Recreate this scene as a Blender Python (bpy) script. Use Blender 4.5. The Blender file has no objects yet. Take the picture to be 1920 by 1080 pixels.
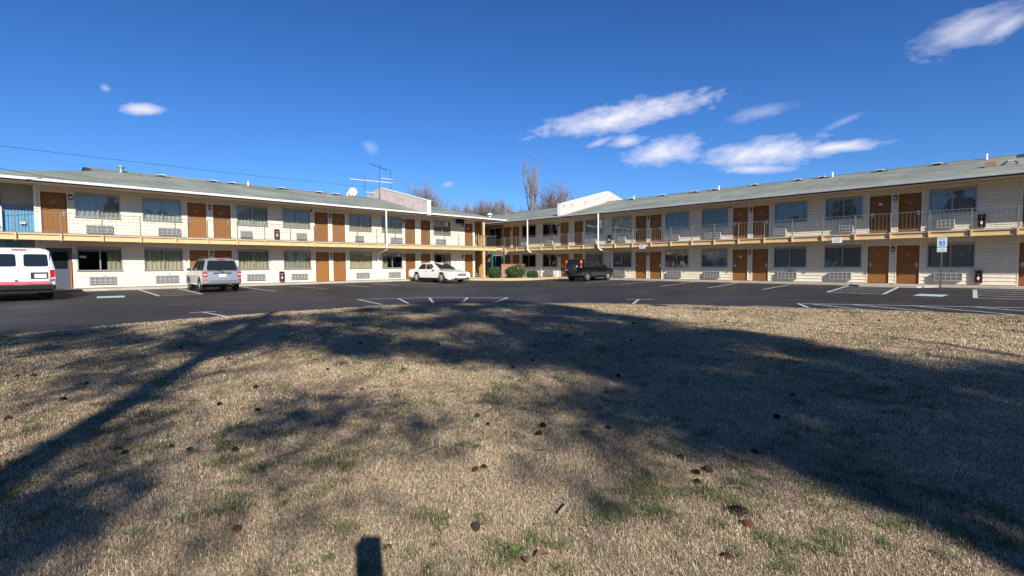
import bpy, bmesh, math, random
import numpy as np
from mathutils import Vector, Matrix
R=math.radians
rnd=random.Random(7)
scene=bpy.context.scene
col=scene.collection
# ------------------------------------------------------------------ camera
CAM_H=1.11
cam_d=bpy.data.cameras.new('camera'); cam=bpy.data.objects.new('camera',cam_d); col.objects.link(cam)
cam_d.sensor_width=36; cam_d.lens=36*945.9/1920; cam_d.clip_start=.02; cam_d.clip_end=3000
cam.location=(0,0,CAM_H)
cam.matrix_world=Matrix.Translation((0,0,CAM_H))@Matrix.Rotation(R(90-2.65),4,'X')@Matrix.Rotation(R(-.26),4,'Z')
scene.camera=cam
# ------------------------------------------------------------------ light
SUN_EL=29.5; SUN_AZ=163.1          # azimuth measured clockwise from +Y
world=bpy.data.worlds.new('World'); scene.world=world; world.use_nodes=True
sd=bpy.data.lights.new('sun','SUN'); sd.energy=5.0; sd.angle=R(.53); sd.color=(1,.955,.88)
so=bpy.data.objects.new('sun',sd); col.objects.link(so)
S=Vector((math.sin(R(SUN_AZ))*math.cos(R(SUN_EL)),math.cos(R(SUN_AZ))*math.cos(R(SUN_EL)),math.sin(R(SUN_EL))))
so.rotation_euler=S.to_track_quat('Z','Y').to_euler(); so.location=S*50
scene.view_settings.view_transform='Standard'; scene.view_settings.look='None'
scene.view_settings.exposure=0.55; scene.view_settings.gamma=1
scene.view_settings.use_curve_mapping=False
scene.cycles.max_bounces=6; scene.cycles.transparent_max_bounces=12; scene.cycles.diffuse_bounces=3
def build_world():
    nt=world.node_tree; N=nt.nodes; L=nt.links; N.clear()
    def m(op,a=None,b=None,c=None,clamp=False):
        n=N.new('ShaderNodeMath'); n.operation=op; n.use_clamp=clamp
        for i,v in enumerate((a,b,c)):
            if v is None: continue
            if isinstance(v,(int,float)): n.inputs[i].default_value=v
            else: L.new(v,n.inputs[i])
        return n.outputs[0]
    out=N.new('ShaderNodeOutputWorld'); bg=N.new('ShaderNodeBackground'); bg.inputs[1].default_value=.05
    sky=N.new('ShaderNodeTexSky'); sky.sky_type='NISHITA'; sky.sun_disc=False
    sky.sun_elevation=R(SUN_EL); sky.sun_rotation=R(SUN_AZ); sky.altitude=200; sky.air_density=1.0; sky.dust_density=.35; sky.ozone_density=2.5
    hs=N.new('ShaderNodeHueSaturation'); hs.inputs['Saturation'].default_value=1.05
    tn=N.new('ShaderNodeMixRGB'); tn.blend_type='MULTIPLY'; tn.inputs[0].default_value=1; tn.inputs[2].default_value=(.58,.91,1.48,1)
    L.new(sky.outputs[0],tn.inputs[1]); L.new(tn.outputs[0],hs.inputs['Color'])
    gsrc=hs
    tc=N.new('ShaderNodeTexCoord'); sx=N.new('ShaderNodeSeparateXYZ'); L.new(tc.outputs['Generated'],sx.inputs[0])
    az=m('ARCTAN2',sx.outputs[0],sx.outputs[1]); el=m('ARCSINE',sx.outputs[2])
    cv=N.new('ShaderNodeCombineXYZ'); L.new(m('MULTIPLY',az,17),cv.inputs[0])
    L.new(m('MULTIPLY',m('SUBTRACT',el,m('MULTIPLY',az,.13)),34),cv.inputs[1])
    nz=N.new('ShaderNodeTexNoise'); nz.inputs['Scale'].default_value=1.0; nz.inputs['Detail'].default_value=9; nz.inputs['Roughness'].default_value=.62
    nz.inputs['Distortion'].default_value=.35
    L.new(cv.outputs[0],nz.inputs['Vector'])
    cv2=N.new('ShaderNodeCombineXYZ'); L.new(m('MULTIPLY',az,34),cv2.inputs[0]); L.new(m('MULTIPLY',el,70),cv2.inputs[1])
    n2=N.new('ShaderNodeTexNoise'); n2.inputs['Scale'].default_value=1.0; n2.inputs['Detail'].default_value=6; n2.inputs['Roughness'].default_value=.6
    L.new(cv2.outputs[0],n2.inputs['Vector'])
    nn=m('ADD',m('MULTIPLY',m('SUBTRACT',nz.outputs[0],.5),2.0),m('MULTIPLY',m('SUBTRACT',n2.outputs[0],.5),1.5))
    clouds=[(0.2169,0.2748,0.1835,0.0215,0.128,1),(0.2891,0.2082,0.0794,0.0218,0.106,0.85),(0.2243,0.2298,0.0412,0.0102,0.124,0.7),(0.4564,0.1928,0.1149,0.021,0.004,.95),(0.5672,0.1896,0.0752,0.0088,0.005,0.95),(0.4417,0.1657,0.0635,0.0079,-0.066,0.8),(0.457,0.2598,0.0621,0.0110,0.079,0.27),(0.7257,0.3268,0.0716,0.021,0.197,0.62),(0.7634,0.3179,0.0332,0.0126,0.269,0.6),(-0.6254,0.2428,0.0318,0.0079,0.122,0.85),(-0.6686,0.2661,0.0074,0.0049,-0.381,0.35),(-0.1252,0.1554,0.014,0.005,.2,0.4),(0.1718,0.231,0.0289,0.0057,0.273,0.5),(-0.2708,0.22,0.0168,0.0107,-0.615,0.22),(0.5743,0.2272,0.0336,0.0050,0.307,0.22),
      (1.15,.30,.16,.03,.1,.8),(1.5,.22,.2,.025,.05,.7),(-1.2,.26,.12,.02,.1,.7),(2.3,.3,.2,.03,.1,.6),(-2.2,.25,.18,.025,.1,.6)]
    grad=m('MULTIPLY_ADD',m('ABSOLUTE',m('SUBTRACT',1.0,m('DIVIDE',m('MAXIMUM',el,0.0),.62),clamp=True)),.34,.96)
    gm=N.new('ShaderNodeVectorMath'); gm.operation='SCALE'; L.new(hs.outputs[0],gm.inputs[0]); L.new(grad,gm.inputs['Scale'])
    tot=None
    for (a0,e0,ra,rb,t,s) in clouds:
        u=m('SUBTRACT',az,a0); v=m('SUBTRACT',el,e0); c,sn=math.cos(t),math.sin(t)
        U=m('DIVIDE',m('ADD',m('MULTIPLY',u,c),m('MULTIPLY',v,sn)),ra)
        V=m('DIVIDE',m('SUBTRACT',m('MULTIPLY',v,c),m('MULTIPLY',u,sn)),rb*1.25)
        d=m('SQRT',m('ADD',m('MULTIPLY',U,U),m('MULTIPLY',V,V)))
        b=m('SUBTRACT',1.0,d)
        k=m('MULTIPLY',m('MULTIPLY_ADD',m('ADD',b,m('MULTIPLY',nn,.60)),1.0,.02,clamp=True),s)
        k=m('MULTIPLY',k,m('MULTIPLY',m('ADD',b,.75),2.2,clamp=True))
        tot=k if tot is None else m('MAXIMUM',tot,k)
    mx=N.new('ShaderNodeMixRGB'); L.new(m('POWER',tot,.95),mx.inputs[0]); L.new(gm.outputs[0],mx.inputs[1]); mx.inputs[2].default_value=(12.8,12.6,14.2,1)
    L.new(mx.outputs[0],bg.inputs[0]); L.new(bg.outputs[0],out.inputs[0])
build_world()
# ------------------------------------------------------------------ materials
MATS={}
def pmat(name,c,rough=.6,metal=0,var=.12,scale=6,bump=0,bscale=60,spec=.4,coat=0,c2=None,stretch=(1,1,1),det=4,world_co=False):
    if name in MATS: return MATS[name]
    mt=bpy.data.materials.new(name); mt.use_nodes=True; N=mt.node_tree.nodes; L=mt.node_tree.links
    b=N['Principled BSDF']; b.inputs['Roughness'].default_value=rough; b.inputs['Metallic'].default_value=metal
    b.inputs['Specular IOR Level'].default_value=spec; b.inputs['Coat Weight'].default_value=coat; b.inputs['Coat Roughness'].default_value=.06
    tc=N.new('ShaderNodeTexCoord'); mp=N.new('ShaderNodeMapping'); mp.inputs['Scale'].default_value=stretch
    if world_co:
        g=N.new('ShaderNodeNewGeometry'); L.new(g.outputs['Position'],mp.inputs[0])
    else: L.new(tc.outputs['Object'],mp.inputs[0])
    nz=N.new('ShaderNodeTexNoise'); nz.inputs['Scale'].default_value=scale; nz.inputs['Detail'].default_value=det; nz.inputs['Roughness'].default_value=.6; L.new(mp.outputs[0],nz.inputs['Vector'])
    mr=N.new('ShaderNodeMapRange'); mr.inputs[1].default_value=.3; mr.inputs[2].default_value=.7; L.new(nz.outputs[0],mr.inputs[0])
    mx=N.new('ShaderNodeMixRGB'); L.new(mr.outputs[0],mx.inputs[0])
    if c2 is None: c2=tuple(min(1,v*(1+var)) for v in c); c=tuple(v*(1-var) for v in c)
    mx.inputs[1].default_value=(*c,1); mx.inputs[2].default_value=(*c2,1); L.new(mx.outputs[0],b.inputs['Base Color'])
    if bump:
        n2=N.new('ShaderNodeTexNoise'); n2.inputs['Scale'].default_value=bscale; n2.inputs['Detail'].default_value=5; L.new(mp.outputs[0],n2.inputs['Vector'])
        bp=N.new('ShaderNodeBump'); bp.inputs['Strength'].default_value=bump; bp.inputs['Distance'].default_value=.02; L.new(n2.outputs[0],bp.inputs['Height']); L.new(bp.outputs[0],b.inputs['Normal'])
    MATS[name]=mt; return mt
def glass_mat(name,tint=(.8,.86,.86),extra=.06,rough=.015):
    if name in MATS: return MATS[name]
    mt=bpy.data.materials.new(name); mt.use_nodes=True; N=mt.node_tree.nodes; L=mt.node_tree.links; N.clear()
    o=N.new('ShaderNodeOutputMaterial'); t=N.new('ShaderNodeBsdfTransparent'); t.inputs[0].default_value=(*tint,1)
    g=N.new('ShaderNodeBsdfGlossy'); g.inputs['Roughness'].default_value=rough
    f=N.new('ShaderNodeFresnel'); f.inputs[0].default_value=1.5
    a=N.new('ShaderNodeMath'); a.operation='ADD'; a.inputs[1].default_value=extra; a.use_clamp=True; L.new(f.outputs[0],a.inputs[0])
    tc=N.new('ShaderNodeTexCoord'); nz=N.new('ShaderNodeTexNoise'); nz.inputs['Scale'].default_value=1.6; nz.inputs['Detail'].default_value=1; L.new(tc.outputs['Object'],nz.inputs['Vector'])
    bp=N.new('ShaderNodeBump'); bp.inputs['Strength'].default_value=.12; bp.inputs['Distance'].default_value=.03; L.new(nz.outputs[0],bp.inputs['Height']); L.new(bp.outputs[0],g.inputs['Normal'])
    x=N.new('ShaderNodeMixShader'); L.new(a.outputs[0],x.inputs[0]); L.new(t.outputs[0],x.inputs[1]); L.new(g.outputs[0],x.inputs[2]); L.new(x.outputs[0],o.inputs[0])
    MATS[name]=mt; return mt
M=dict(
 siding=pmat('siding',(.70,.625,.485),.5,var=.055,scale=1.6,spec=.3,stretch=(1.6,1.6,.35),det=7),
 wallback=pmat('wallback',(.42,.38,.30),.7,var=.05),
 trim=pmat('trim',(.72,.66,.55),.5,var=.02),
 transom=pmat('transom',(.60,.52,.41),.65,var=.04),
 soffit=pmat('soffit',(.62,.49,.34),.7,var=.05,scale=2),
 tan=pmat('tan',(.63,.44,.22),.55,var=.05,scale=3),
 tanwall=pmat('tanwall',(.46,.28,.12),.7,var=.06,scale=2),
 door=pmat('door',(.265,.118,.034),.5,spec=.2,c2=(.215,.092,.026),scale=3,stretch=(6,6,.6)),
 darkdoor=pmat('darkdoor',(.07,.08,.1),.45),
 jamb=pmat('jamb',(.36,.10,.04),.5),
 alum=pmat('alum',(.34,.34,.33),.4,metal=.5,var=.08),
 rail=pmat('rail',(.185,.19,.175),.45,metal=.2,var=.1,scale=20),
 railg=pmat('railg',(.36,.42,.37),.45,var=.1,scale=20),
 white=pmat('white',(.80,.80,.78),.4,var=.03),
 black=pmat('black',(.012,.012,.013),.4),
 dark=pmat('dark',(.045,.04,.04),.6),
 gutter2=pmat('gutter2',(.50,.50,.50),.4,var=.1,scale=2),
 acgray=pmat('acgray',(.34,.33,.31),.5,var=.08,scale=9),
 acgrille=pmat('acgrille',(.38,.37,.35),.5),
 acdark=pmat('acdark',(.075,.075,.08),.5),
 concrete=pmat('concrete',(.36,.31,.25),.85,c2=(.48,.43,.36),scale=1.3,bump=.3,world_co=True),
 slab=pmat('slab',(.34,.31,.27),.8,var=.1),
 edgedirt=pmat('edgedirt',(.30,.24,.17),.95,c2=(.50,.43,.33),scale=14,bump=.5,world_co=True),
 paint=pmat('paint',(.26,.25,.23),.7,c2=(.70,.69,.65),scale=7,det=8,world_co=True),
 bluepaint=pmat('bluepaint',(.30,.42,.45),.7,c2=(.50,.62,.64),scale=9,world_co=True),
 yellow=pmat('yellow',(.50,.34,.13),.8,c2=(.42,.33,.2),scale=7,world_co=True),
 blue=pmat('blue',(.10,.27,.42),.5,var=.1,scale=4),
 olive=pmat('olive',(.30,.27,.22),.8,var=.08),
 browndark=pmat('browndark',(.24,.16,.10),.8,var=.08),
 green=pmat('green',(.01,.10,.09),.4,var=.1),
 brown=pmat('brown',(.30,.14,.08),.6,c2=(.36,.18,.11),scale=3),
 red=pmat('red',(.25,.02,.02),.35,var=.05),
 curtain=pmat('curtain',(.60,.55,.36),.85,var=.05,scale=3,stretch=(12,1,.5)),
 curtain2=pmat('curtain2',(.62,.58,.46),.85,var=.12,scale=3,stretch=(12,1,.5)),
 curtain4=pmat('curtain4',(.60,.50,.32),.85,var=.12,scale=3,stretch=(12,1,.5)),
 curtain3=pmat('curtain3',(.74,.74,.68),.85,var=.06,scale=3,stretch=(12,1,.5)),
 interior=pmat('interior',(.22,.18,.14),.8),
 signface=pmat('signface',(.36,.44,.45),.5,var=.05),  # white plate dimmed and blued: shade and sky reflection put into its colour
 paper=pmat('paper',(.8,.8,.78),.6,var=.02),
 ink=pmat('ink',(.10,.14,.30),.6),
 signblue=pmat('signblue',(.02,.08,.42),.5),
 signgreen=pmat('signgreen',(.03,.22,.16),.5),
 bark=pmat('bark',(.16,.11,.08),.9,c2=(.26,.21,.17),scale=5,bump=.6,bscale=12),
 bark2=pmat('bark2',(.17,.14,.12),.9,c2=(.26,.22,.19),scale=2),
 twig=pmat('twig',(.13,.095,.085),.9,c2=(.19,.15,.135),scale=2),
 twigg=pmat('twigg',(.13,.115,.105),.9,c2=(.20,.18,.165),scale=2),
 needle=pmat('needle',(.035,.07,.02),.6,c2=(.06,.10,.03),scale=3),
 wood=pmat('wood',(.05,.06,.03),.8,c2=(.12,.10,.07),scale=.4),
 bush=pmat('bush',(.018,.04,.012),.5,c2=(.06,.10,.03),scale=6),
 cone=pmat('cone',(.028,.02,.017),.9,spec=.1,c2=(.06,.043,.035),scale=40),
 conered=pmat('conered',(.14,.05,.035),.8,c2=(.12,.04,.03),scale=40),
 leaf=pmat('leaf',(.16,.09,.055),.7,c2=(.14,.07,.04),scale=20),
 weed=pmat('weed',(.08,.13,.025),.6,c2=(.15,.2,.05),scale=15),
 stick=pmat('stick',(.12,.09,.07),.85,c2=(.3,.24,.16),scale=12),
 tyre=pmat('tyre',(.018,.018,.018),.8),
 rim=pmat('rim',(.55,.55,.55),.3,metal=.8,var=.03),
 chrome=pmat('chrome',(.7,.7,.7),.12,metal=1,var=.02),
 plastic=pmat('plastic',(.022,.024,.028),.55),
 greyclad=pmat('greyclad',(.028,.033,.035),.6,spec=.25),
 carwhite=pmat('carwhite',(.80,.79,.78),.25,coat=.6,var=.01),
 carcream=pmat('carcream',(.80,.77,.72),.25,coat=.6,var=.01),
 carsilver=pmat('carsilver',(.47,.47,.485),.26,metal=.6,coat=.6,var=.02),
 carblack=pmat('carblack',(.004,.0045,.007),.22,spec=.35,coat=.15,var=.02),
 tailred=pmat('tailred',(.45,.01,.012),.15,coat=.5),
 tailorange=pmat('tailorange',(.75,.22,.03),.2,coat=.5),
 stripe=pmat('stripe',(.50,.12,.14),.35),
 lens=pmat('lens',(.6,.58,.56),.1,coat=.5),
 cglass2=pmat('cglass2',(.016,.022,.020),.06,spec=.4,var=.2,scale=3),
 cglass=pmat('cglass',(.012,.016,.018),.04,spec=.7,var=.02),
 seam=pmat('seam',(.06,.06,.06),.7),
 wglass=glass_mat('wglass',tint=(.93,.93,.91),extra=.02),
 wglass2=glass_mat('wglass2',tint=(.91,.92,.90),extra=.02),
)
def vary(mt,lo,hi):
    N=mt.node_tree.nodes; L=mt.node_tree.links; b=N['Principled BSDF']; l=b.inputs['Base Color'].links[0]; src=l.from_socket
    oi=N.new('ShaderNodeObjectInfo'); mr=N.new('ShaderNodeMapRange'); mr.inputs[3].default_value=lo; mr.inputs[4].default_value=hi; L.new(oi.outputs['Random'],mr.inputs[0])
    hs=N.new('ShaderNodeHueSaturation'); L.new(src,hs.inputs['Color']); L.new(mr.outputs[0],hs.inputs['Value']); L.new(hs.outputs[0],b.inputs['Base Color'])
vary(M['door'],.78,1.15); vary(M['siding'],.94,1.04)
for k_ in ('curtain','curtain2','curtain3','curtain4'): vary(M[k_],.6,1.05)
def roof_mat():
    mt=bpy.data.materials.new('shingles'); mt.use_nodes=True; N=mt.node_tree.nodes; L=mt.node_tree.links; b=N['Principled BSDF']; b.inputs['Roughness'].default_value=.9; b.inputs['Specular IOR Level'].default_value=.2
    tc=N.new('ShaderNodeTexCoord')
    def noise(sc,st,d=4):
        mp=N.new('ShaderNodeMapping'); mp.inputs['Scale'].default_value=st; L.new(tc.outputs['Object'],mp.inputs[0]); n=N.new('ShaderNodeTexNoise'); n.inputs['Scale'].default_value=sc; n.inputs['Detail'].default_value=d; n.inputs['Roughness'].default_value=.65; L.new(mp.outputs[0],n.inputs['Vector']); return n.outputs[0]
    def ramp(f,a,b_,lo=.35,hi=.65):
        r=N.new('ShaderNodeValToRGB'); r.color_ramp.elements[0].position=lo; r.color_ramp.elements[1].position=hi; r.color_ramp.elements[0].color=(*a,1); r.color_ramp.elements[1].color=(*b_,1); L.new(f,r.inputs[0]); return r.outputs[0]
    base=ramp(noise(.35,(1,1,1)),(.195,.215,.185),(.30,.315,.27))
    streak=ramp(noise(1.0,(.5,3.2,1),6),(.62,.66,.64),(1.12,1.1,1.08))
    m1=N.new('ShaderNodeMixRGB'); m1.blend_type='MULTIPLY'; m1.inputs[0].default_value=.7; L.new(base,m1.inputs[1]); L.new(streak,m1.inputs[2])
    br=N.new('ShaderNodeTexBrick'); br.inputs['Scale'].default_value=1; br.inputs['Brick Width'].default_value=.3; br.inputs['Row Height'].default_value=.14; br.inputs['Mortar Size'].default_value=.006
    br.inputs['Color1'].default_value=(.82,.82,.82,1); br.inputs['Color2'].default_value=(1.12,1.12,1.1,1); br.inputs['Mortar'].default_value=(.5,.5,.5,1); L.new(tc.outputs['Object'],br.inputs['Vector'])
    m2=N.new('ShaderNodeMixRGB'); m2.blend_type='MULTIPLY'; m2.inputs[0].default_value=.7; L.new(m1.outputs[0],m2.inputs[1]); L.new(br.outputs[0],m2.inputs[2]); L.new(m2.outputs[0],b.inputs['Base Color'])
    return mt
M['roof']=roof_mat()
def brick_mat():
    mt=bpy.data.materials.new('painted_brick'); mt.use_nodes=True; N=mt.node_tree.nodes; L=mt.node_tree.links; b=N['Principled BSDF']; b.inputs['Roughness'].default_value=.75
    tc=N.new('ShaderNodeTexCoord'); sp=N.new('ShaderNodeSeparateXYZ'); L.new(tc.outputs['Object'],sp.inputs[0]); cb=N.new('ShaderNodeCombineXYZ')
    ad=N.new('ShaderNodeMath'); L.new(sp.outputs[0],ad.inputs[0]); L.new(sp.outputs[1],ad.inputs[1]); L.new(ad.outputs[0],cb.inputs[0]); L.new(sp.outputs[2],cb.inputs[1])
    br=N.new('ShaderNodeTexBrick'); br.inputs['Scale'].default_value=1; br.inputs['Brick Width'].default_value=.4; br.inputs['Row Height'].default_value=.2; br.inputs['Mortar Size'].default_value=.008
    br.inputs['Color1'].default_value=(.56,.46,.425,1); br.inputs['Color2'].default_value=(.62,.52,.485,1); br.inputs['Mortar'].default_value=(.48,.38,.35,1); L.new(cb.outputs[0],br.inputs['Vector'])
    nz=N.new('ShaderNodeTexNoise'); nz.inputs['Scale'].default_value=2.2; nz.inputs['Detail'].default_value=8; nz.inputs['Roughness'].default_value=.7; L.new(tc.outputs['Object'],nz.inputs['Vector'])
    rp=N.new('ShaderNodeValToRGB'); rp.color_ramp.elements[0].position=.56; rp.color_ramp.elements[1].position=.66; L.new(nz.outputs[0],rp.inputs[0])
    mx=N.new('ShaderNodeMixRGB'); L.new(rp.outputs[0],mx.inputs[0]); L.new(br.outputs[0],mx.inputs[1]); mx.inputs[2].default_value=(.30,.20,.17,1); L.new(mx.outputs[0],b.inputs['Base Color'])
    return mt
M['brick']=brick_mat()
def ground_mat(kind):
    mt=bpy.data.materials.new(kind); mt.use_nodes=True; N=mt.node_tree.nodes; L=mt.node_tree.links; b=N['Principled BSDF']
    g=N.new('ShaderNodeNewGeometry')
    def noise(sc,d=5,st=(1,1,1),rot=0):
        mp=N.new('ShaderNodeMapping'); mp.inputs['Scale'].default_value=st; mp.inputs['Rotation'].default_value=(0,0,rot); L.new(g.outputs['Position'],mp.inputs[0]); n=N.new('ShaderNodeTexNoise'); n.inputs['Scale'].default_value=sc; n.inputs['Detail'].default_value=d; n.inputs['Roughness'].default_value=.65; L.new(mp.outputs[0],n.inputs['Vector']); return n.outputs[0]
    def ramp(f,a,b_,lo,hi):
        r=N.new('ShaderNodeValToRGB'); r.color_ramp.elements[0].position=lo; r.color_ramp.elements[1].position=hi; r.color_ramp.elements[0].color=(*a,1); r.color_ramp.elements[1].color=(*b_,1); L.new(f,r.inputs[0]); return r.outputs[0]
    def mixc(bt,fac,a,b_):
        m=N.new('ShaderNodeMixRGB'); m.blend_type=bt
        if isinstance(fac,float): m.inputs[0].default_value=fac
        else: L.new(fac,m.inputs[0])
        L.new(a,m.inputs[1]); L.new(b_,m.inputs[2]); return m.outputs[0]
    bp=N.new('ShaderNodeBump')
    if kind=='asphalt_surface':
        b.inputs['Roughness'].default_value=.62; b.inputs['Specular IOR Level'].default_value=.35
        base=ramp(noise(.35,6,(1,1,1)),(.031,.028,.0265),(.052,.047,.044),.35,.68)
        s=ramp(noise(.8,6,(.25,2.5,1),R(-20)),(.8,.8,.82),(1.22,1.2,1.18),.35,.65)
        fine=ramp(noise(90,3),(.7,.7,.7),(1.35,1.35,1.35),.3,.7)
        c=mixc('MULTIPLY',.9,base,s); c=mixc('MULTIPLY',.6,c,fine)
        pt=ramp(noise(.16,3),(.78,.78,.8),(1.25,1.22,1.2),.47,.53); c=mixc('MULTIPLY',.7,c,pt)
        oil=ramp(noise(1.1,4),(.45,.45,.47),(1,1,1),.30,.36); c=mixc('MULTIPLY',.6,c,oil)
        vo=N.new('ShaderNodeTexVoronoi'); vo.feature='DISTANCE_TO_EDGE'; vo.inputs['Scale'].default_value=.22
        vm=N.new('ShaderNodeVectorMath'); vm.operation='ADD'; L.new(g.outputs['Position'],vm.inputs[0])
        vn_=N.new('ShaderNodeTexNoise'); vn_.inputs['Scale'].default_value=.9; vn_.inputs['Detail'].default_value=5; L.new(g.outputs['Position'],vn_.inputs['Vector'])
        sc_=N.new('ShaderNodeVectorMath'); sc_.operation='SCALE'; sc_.inputs['Scale'].default_value=1.6; L.new(vn_.outputs['Color'],sc_.inputs[0]); L.new(sc_.outputs[0],vm.inputs[1]); L.new(vm.outputs[0],vo.inputs['Vector'])
        ck=ramp(vo.outputs['Distance'],(.35,.35,.35),(1,1,1),.002,.008); c=mixc('MULTIPLY',.7,c,ck); L.new(c,b.inputs['Base Color'])
        bp.inputs['Strength'].default_value=.35; bp.inputs['Distance'].default_value=.01; L.new(noise(120,3),bp.inputs['Height'])
    else:
        b.inputs['Roughness'].default_value=.95; b.inputs['Specular IOR Level'].default_value=.1
        base=ramp(noise(1.1,6),(.31,.22,.125),(.52,.39,.23),.32,.66)
        fine=ramp(noise(38,6),(.62,.60,.56),(1.15,1.13,1.1),.32,.68)
        c=mixc('MULTIPLY',.85,base,fine)
        gr=ramp(noise(.7,5),(0,0,0),(1,1,1),.56,.70)
        gc=N.new('ShaderNodeRGB'); gc.outputs[0].default_value=(.12,.13,.05,1)
        gm=N.new('ShaderNodeMath'); gm.operation='MULTIPLY'; gm.inputs[1].default_value=.18; L.new(gr,gm.inputs[0])
        c=mixc('MIX',gm.outputs[0],c,gc.outputs[0]); L.new(c,b.inputs['Base Color'])
        bp.inputs['Strength'].default_value=.9; bp.inputs['Distance'].default_value=.03; L.new(noise(45,5),bp.inputs['Height'])
    L.new(bp.outputs[0],b.inputs['Normal']); return mt
M['asphalt']=ground_mat('asphalt_surface'); M['lawn']=ground_mat('lawn_soil')
def blade_mat():
    mt=bpy.data.materials.new('grass_blades'); mt.use_nodes=True; N=mt.node_tree.nodes; L=mt.node_tree.links; b=N['Principled BSDF']; b.inputs['Roughness'].default_value=.75; b.inputs['Specular IOR Level'].default_value=.15
    a=N.new('ShaderNodeAttribute'); a.attribute_name='tint'; L.new(a.outputs['Color'],b.inputs['Base Color']); return mt
M['blade']=blade_mat()
# ------------------------------------------------------------------ helpers
def tag(o,label=None,cat=None,group=None,kind=None):
    if label: o['label']=label
    if cat: o['category']=cat
    if group: o['group']=group
    if kind: o['kind']=kind
    return o
def link(o,parent=None):
    col.objects.link(o)
    if parent is not None: o.parent=parent
    return o
def empty(name,loc=(0,0,0),rz=0,label=None,cat=None,group=None):
    o=bpy.data.objects.new(name,None); o.location=loc; o.rotation_euler=(0,0,rz); link(o); return tag(o,label,cat,group)
def inst(name,mesh,parent=None,loc=(0,0,0),rz=0,scale=None):
    o=bpy.data.objects.new(name,mesh); o.location=loc; o.rotation_euler=(0,0,rz)
    if scale: o.scale=scale
    return link(o,parent)
class MB:
    def __init__(s): s.v=[]; s.f=[]; s.mi=[]; s.m=0
    def add(s,vs,fs):
        n=len(s.v); s.v+= [tuple(v) for v in vs]; s.f+=[tuple(i+n for i in f) for f in fs]; s.mi+=[s.m]*len(fs); return s
    def box(s,x0,x1,y0,y1,z0,z1):
        if x0>x1:x0,x1=x1,x0
        if y0>y1:y0,y1=y1,y0
        if z0>z1:z0,z1=z1,z0
        return s.add([(x0,y0,z0),(x1,y0,z0),(x1,y1,z0),(x0,y1,z0),(x0,y0,z1),(x1,y0,z1),(x1,y1,z1),(x0,y1,z1)],[(0,3,2,1),(4,5,6,7),(0,1,5,4),(1,2,6,5),(2,3,7,6),(3,0,4,7)])
    def quad(s,a,b,c,d): return s.add([a,b,c,d],[(0,1,2,3)])
    def prism(s,poly,ax,a0,a1):
        """poly of 2-tuples extruded along axis ax (0,1,2)"""
        n=len(poly)
        def P(p,t):
            l=list(p); l.insert(ax,t); return tuple(l)
        vs=[P(p,a0) for p in poly]+[P(p,a1) for p in poly]
        fs=[tuple(range(n))[::-1],tuple(range(n,2*n))]+[(i,(i+1)%n,n+(i+1)%n,n+i) for i in range(n)]
        return s.add(vs,fs)
    def cyl(s,c,r,h,ax=2,n=12,r2=None,t0=None):
        r2=r if r2 is None else r2
        vs=[];
        for k,(rr,hh) in enumerate(((r,0),(r2,h))):
            for i in range(n):
                a=2*math.pi*i/n; p=[rr*math.cos(a),rr*math.sin(a)]; p.insert(ax,hh); vs.append((c[0]+p[0],c[1]+p[1],c[2]+p[2]))
        fs=[tuple(range(n))[::-1],tuple(range(n,2*n))]+[(i,(i+1)%n,n+(i+1)%n,n+i) for i in range(n)]
        return s.add(vs,fs)
    def tube(s,pts,r,n=6,r1=None,cap=True):
        pts=[Vector(p) for p in pts]; K=len(pts); base=len(s.v); r1=r if r1 is None else r1
        prev=None
        for k,p in enumerate(pts):
            d=(pts[min(k+1,K-1)]-pts[max(k-1,0)]).normalized()
            if prev is None: u=d.orthogonal().normalized()
            else: u=(prev-d*prev.dot(d)).normalized()
            prev=u; w=d.cross(u); rr=r+(r1-r)*k/(K-1)
            for i in range(n):
                a=2*math.pi*(i+.5)/n; q=p+u*(rr*math.cos(a))+w*(rr*math.sin(a)); s.v.append(tuple(q))
        nf=0
        for k in range(K-1):
            for i in range(n):
                j=(i+1)%n; s.f.append((base+k*n+i,base+k*n+j,base+(k+1)*n+j,base+(k+1)*n+i)); nf+=1
        if cap and n>2:
            s.f.append(tuple(base+i for i in range(n))[::-1]); s.f.append(tuple(base+(K-1)*n+i for i in range(n))); nf+=2
        s.mi+=[s.m]*nf
        return s
    def mesh(s,name,mats,smooth=False,angle=40,bevel=0,seg=2):
        me=bpy.data.meshes.new(name); me.from_pydata(s.v,[],s.f)
        if not isinstance(mats,(list,tuple)): mats=[mats]
        for m in mats: me.materials.append(m)
        if len(mats)>1: me.polygons.foreach_set('material_index',s.mi)
        me.update()
        bm=bmesh.new(); bm.from_mesh(me); bmesh.ops.recalc_face_normals(bm,faces=bm.faces)
        if bevel:
            es=[e for e in bm.edges if len(e.link_faces)==2 and e.calc_face_angle(0)>R(28)]
            bmesh.ops.bevel(bm,geom=es,offset=bevel,segments=seg,affect='EDGES',profile=.6,clamp_overlap=True)
        bm.to_mesh(me); bm.free()
        if smooth:
            me.polygons.foreach_set('use_smooth',[True]*len(me.polygons)); me.set_sharp_from_angle(angle=R(angle))
        return me
    def build(s,name,mats,parent=None,loc=(0,0,0),rz=0,**k):
        return inst(name,s.mesh(name,mats,**k),parent,loc,rz)
def text(name,body,size,mat,parent,loc,rot=(R(90),0,0),ext=.002,align='CENTER'):
    c=bpy.data.curves.new(name,'FONT'); c.body=body; c.size=size; c.extrude=ext; c.align_x=align; c.align_y='CENTER'; c.materials.append(mat); c.resolution_u=2
    t=bpy.data.objects.new('t',c); me_=bpy.data.meshes.new_from_object(t); bpy.data.objects.remove(t); bpy.data.curves.remove(c)
    o=bpy.data.objects.new(name,me_); o.location=loc; o.rotation_euler=rot; return link(o,parent)
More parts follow.
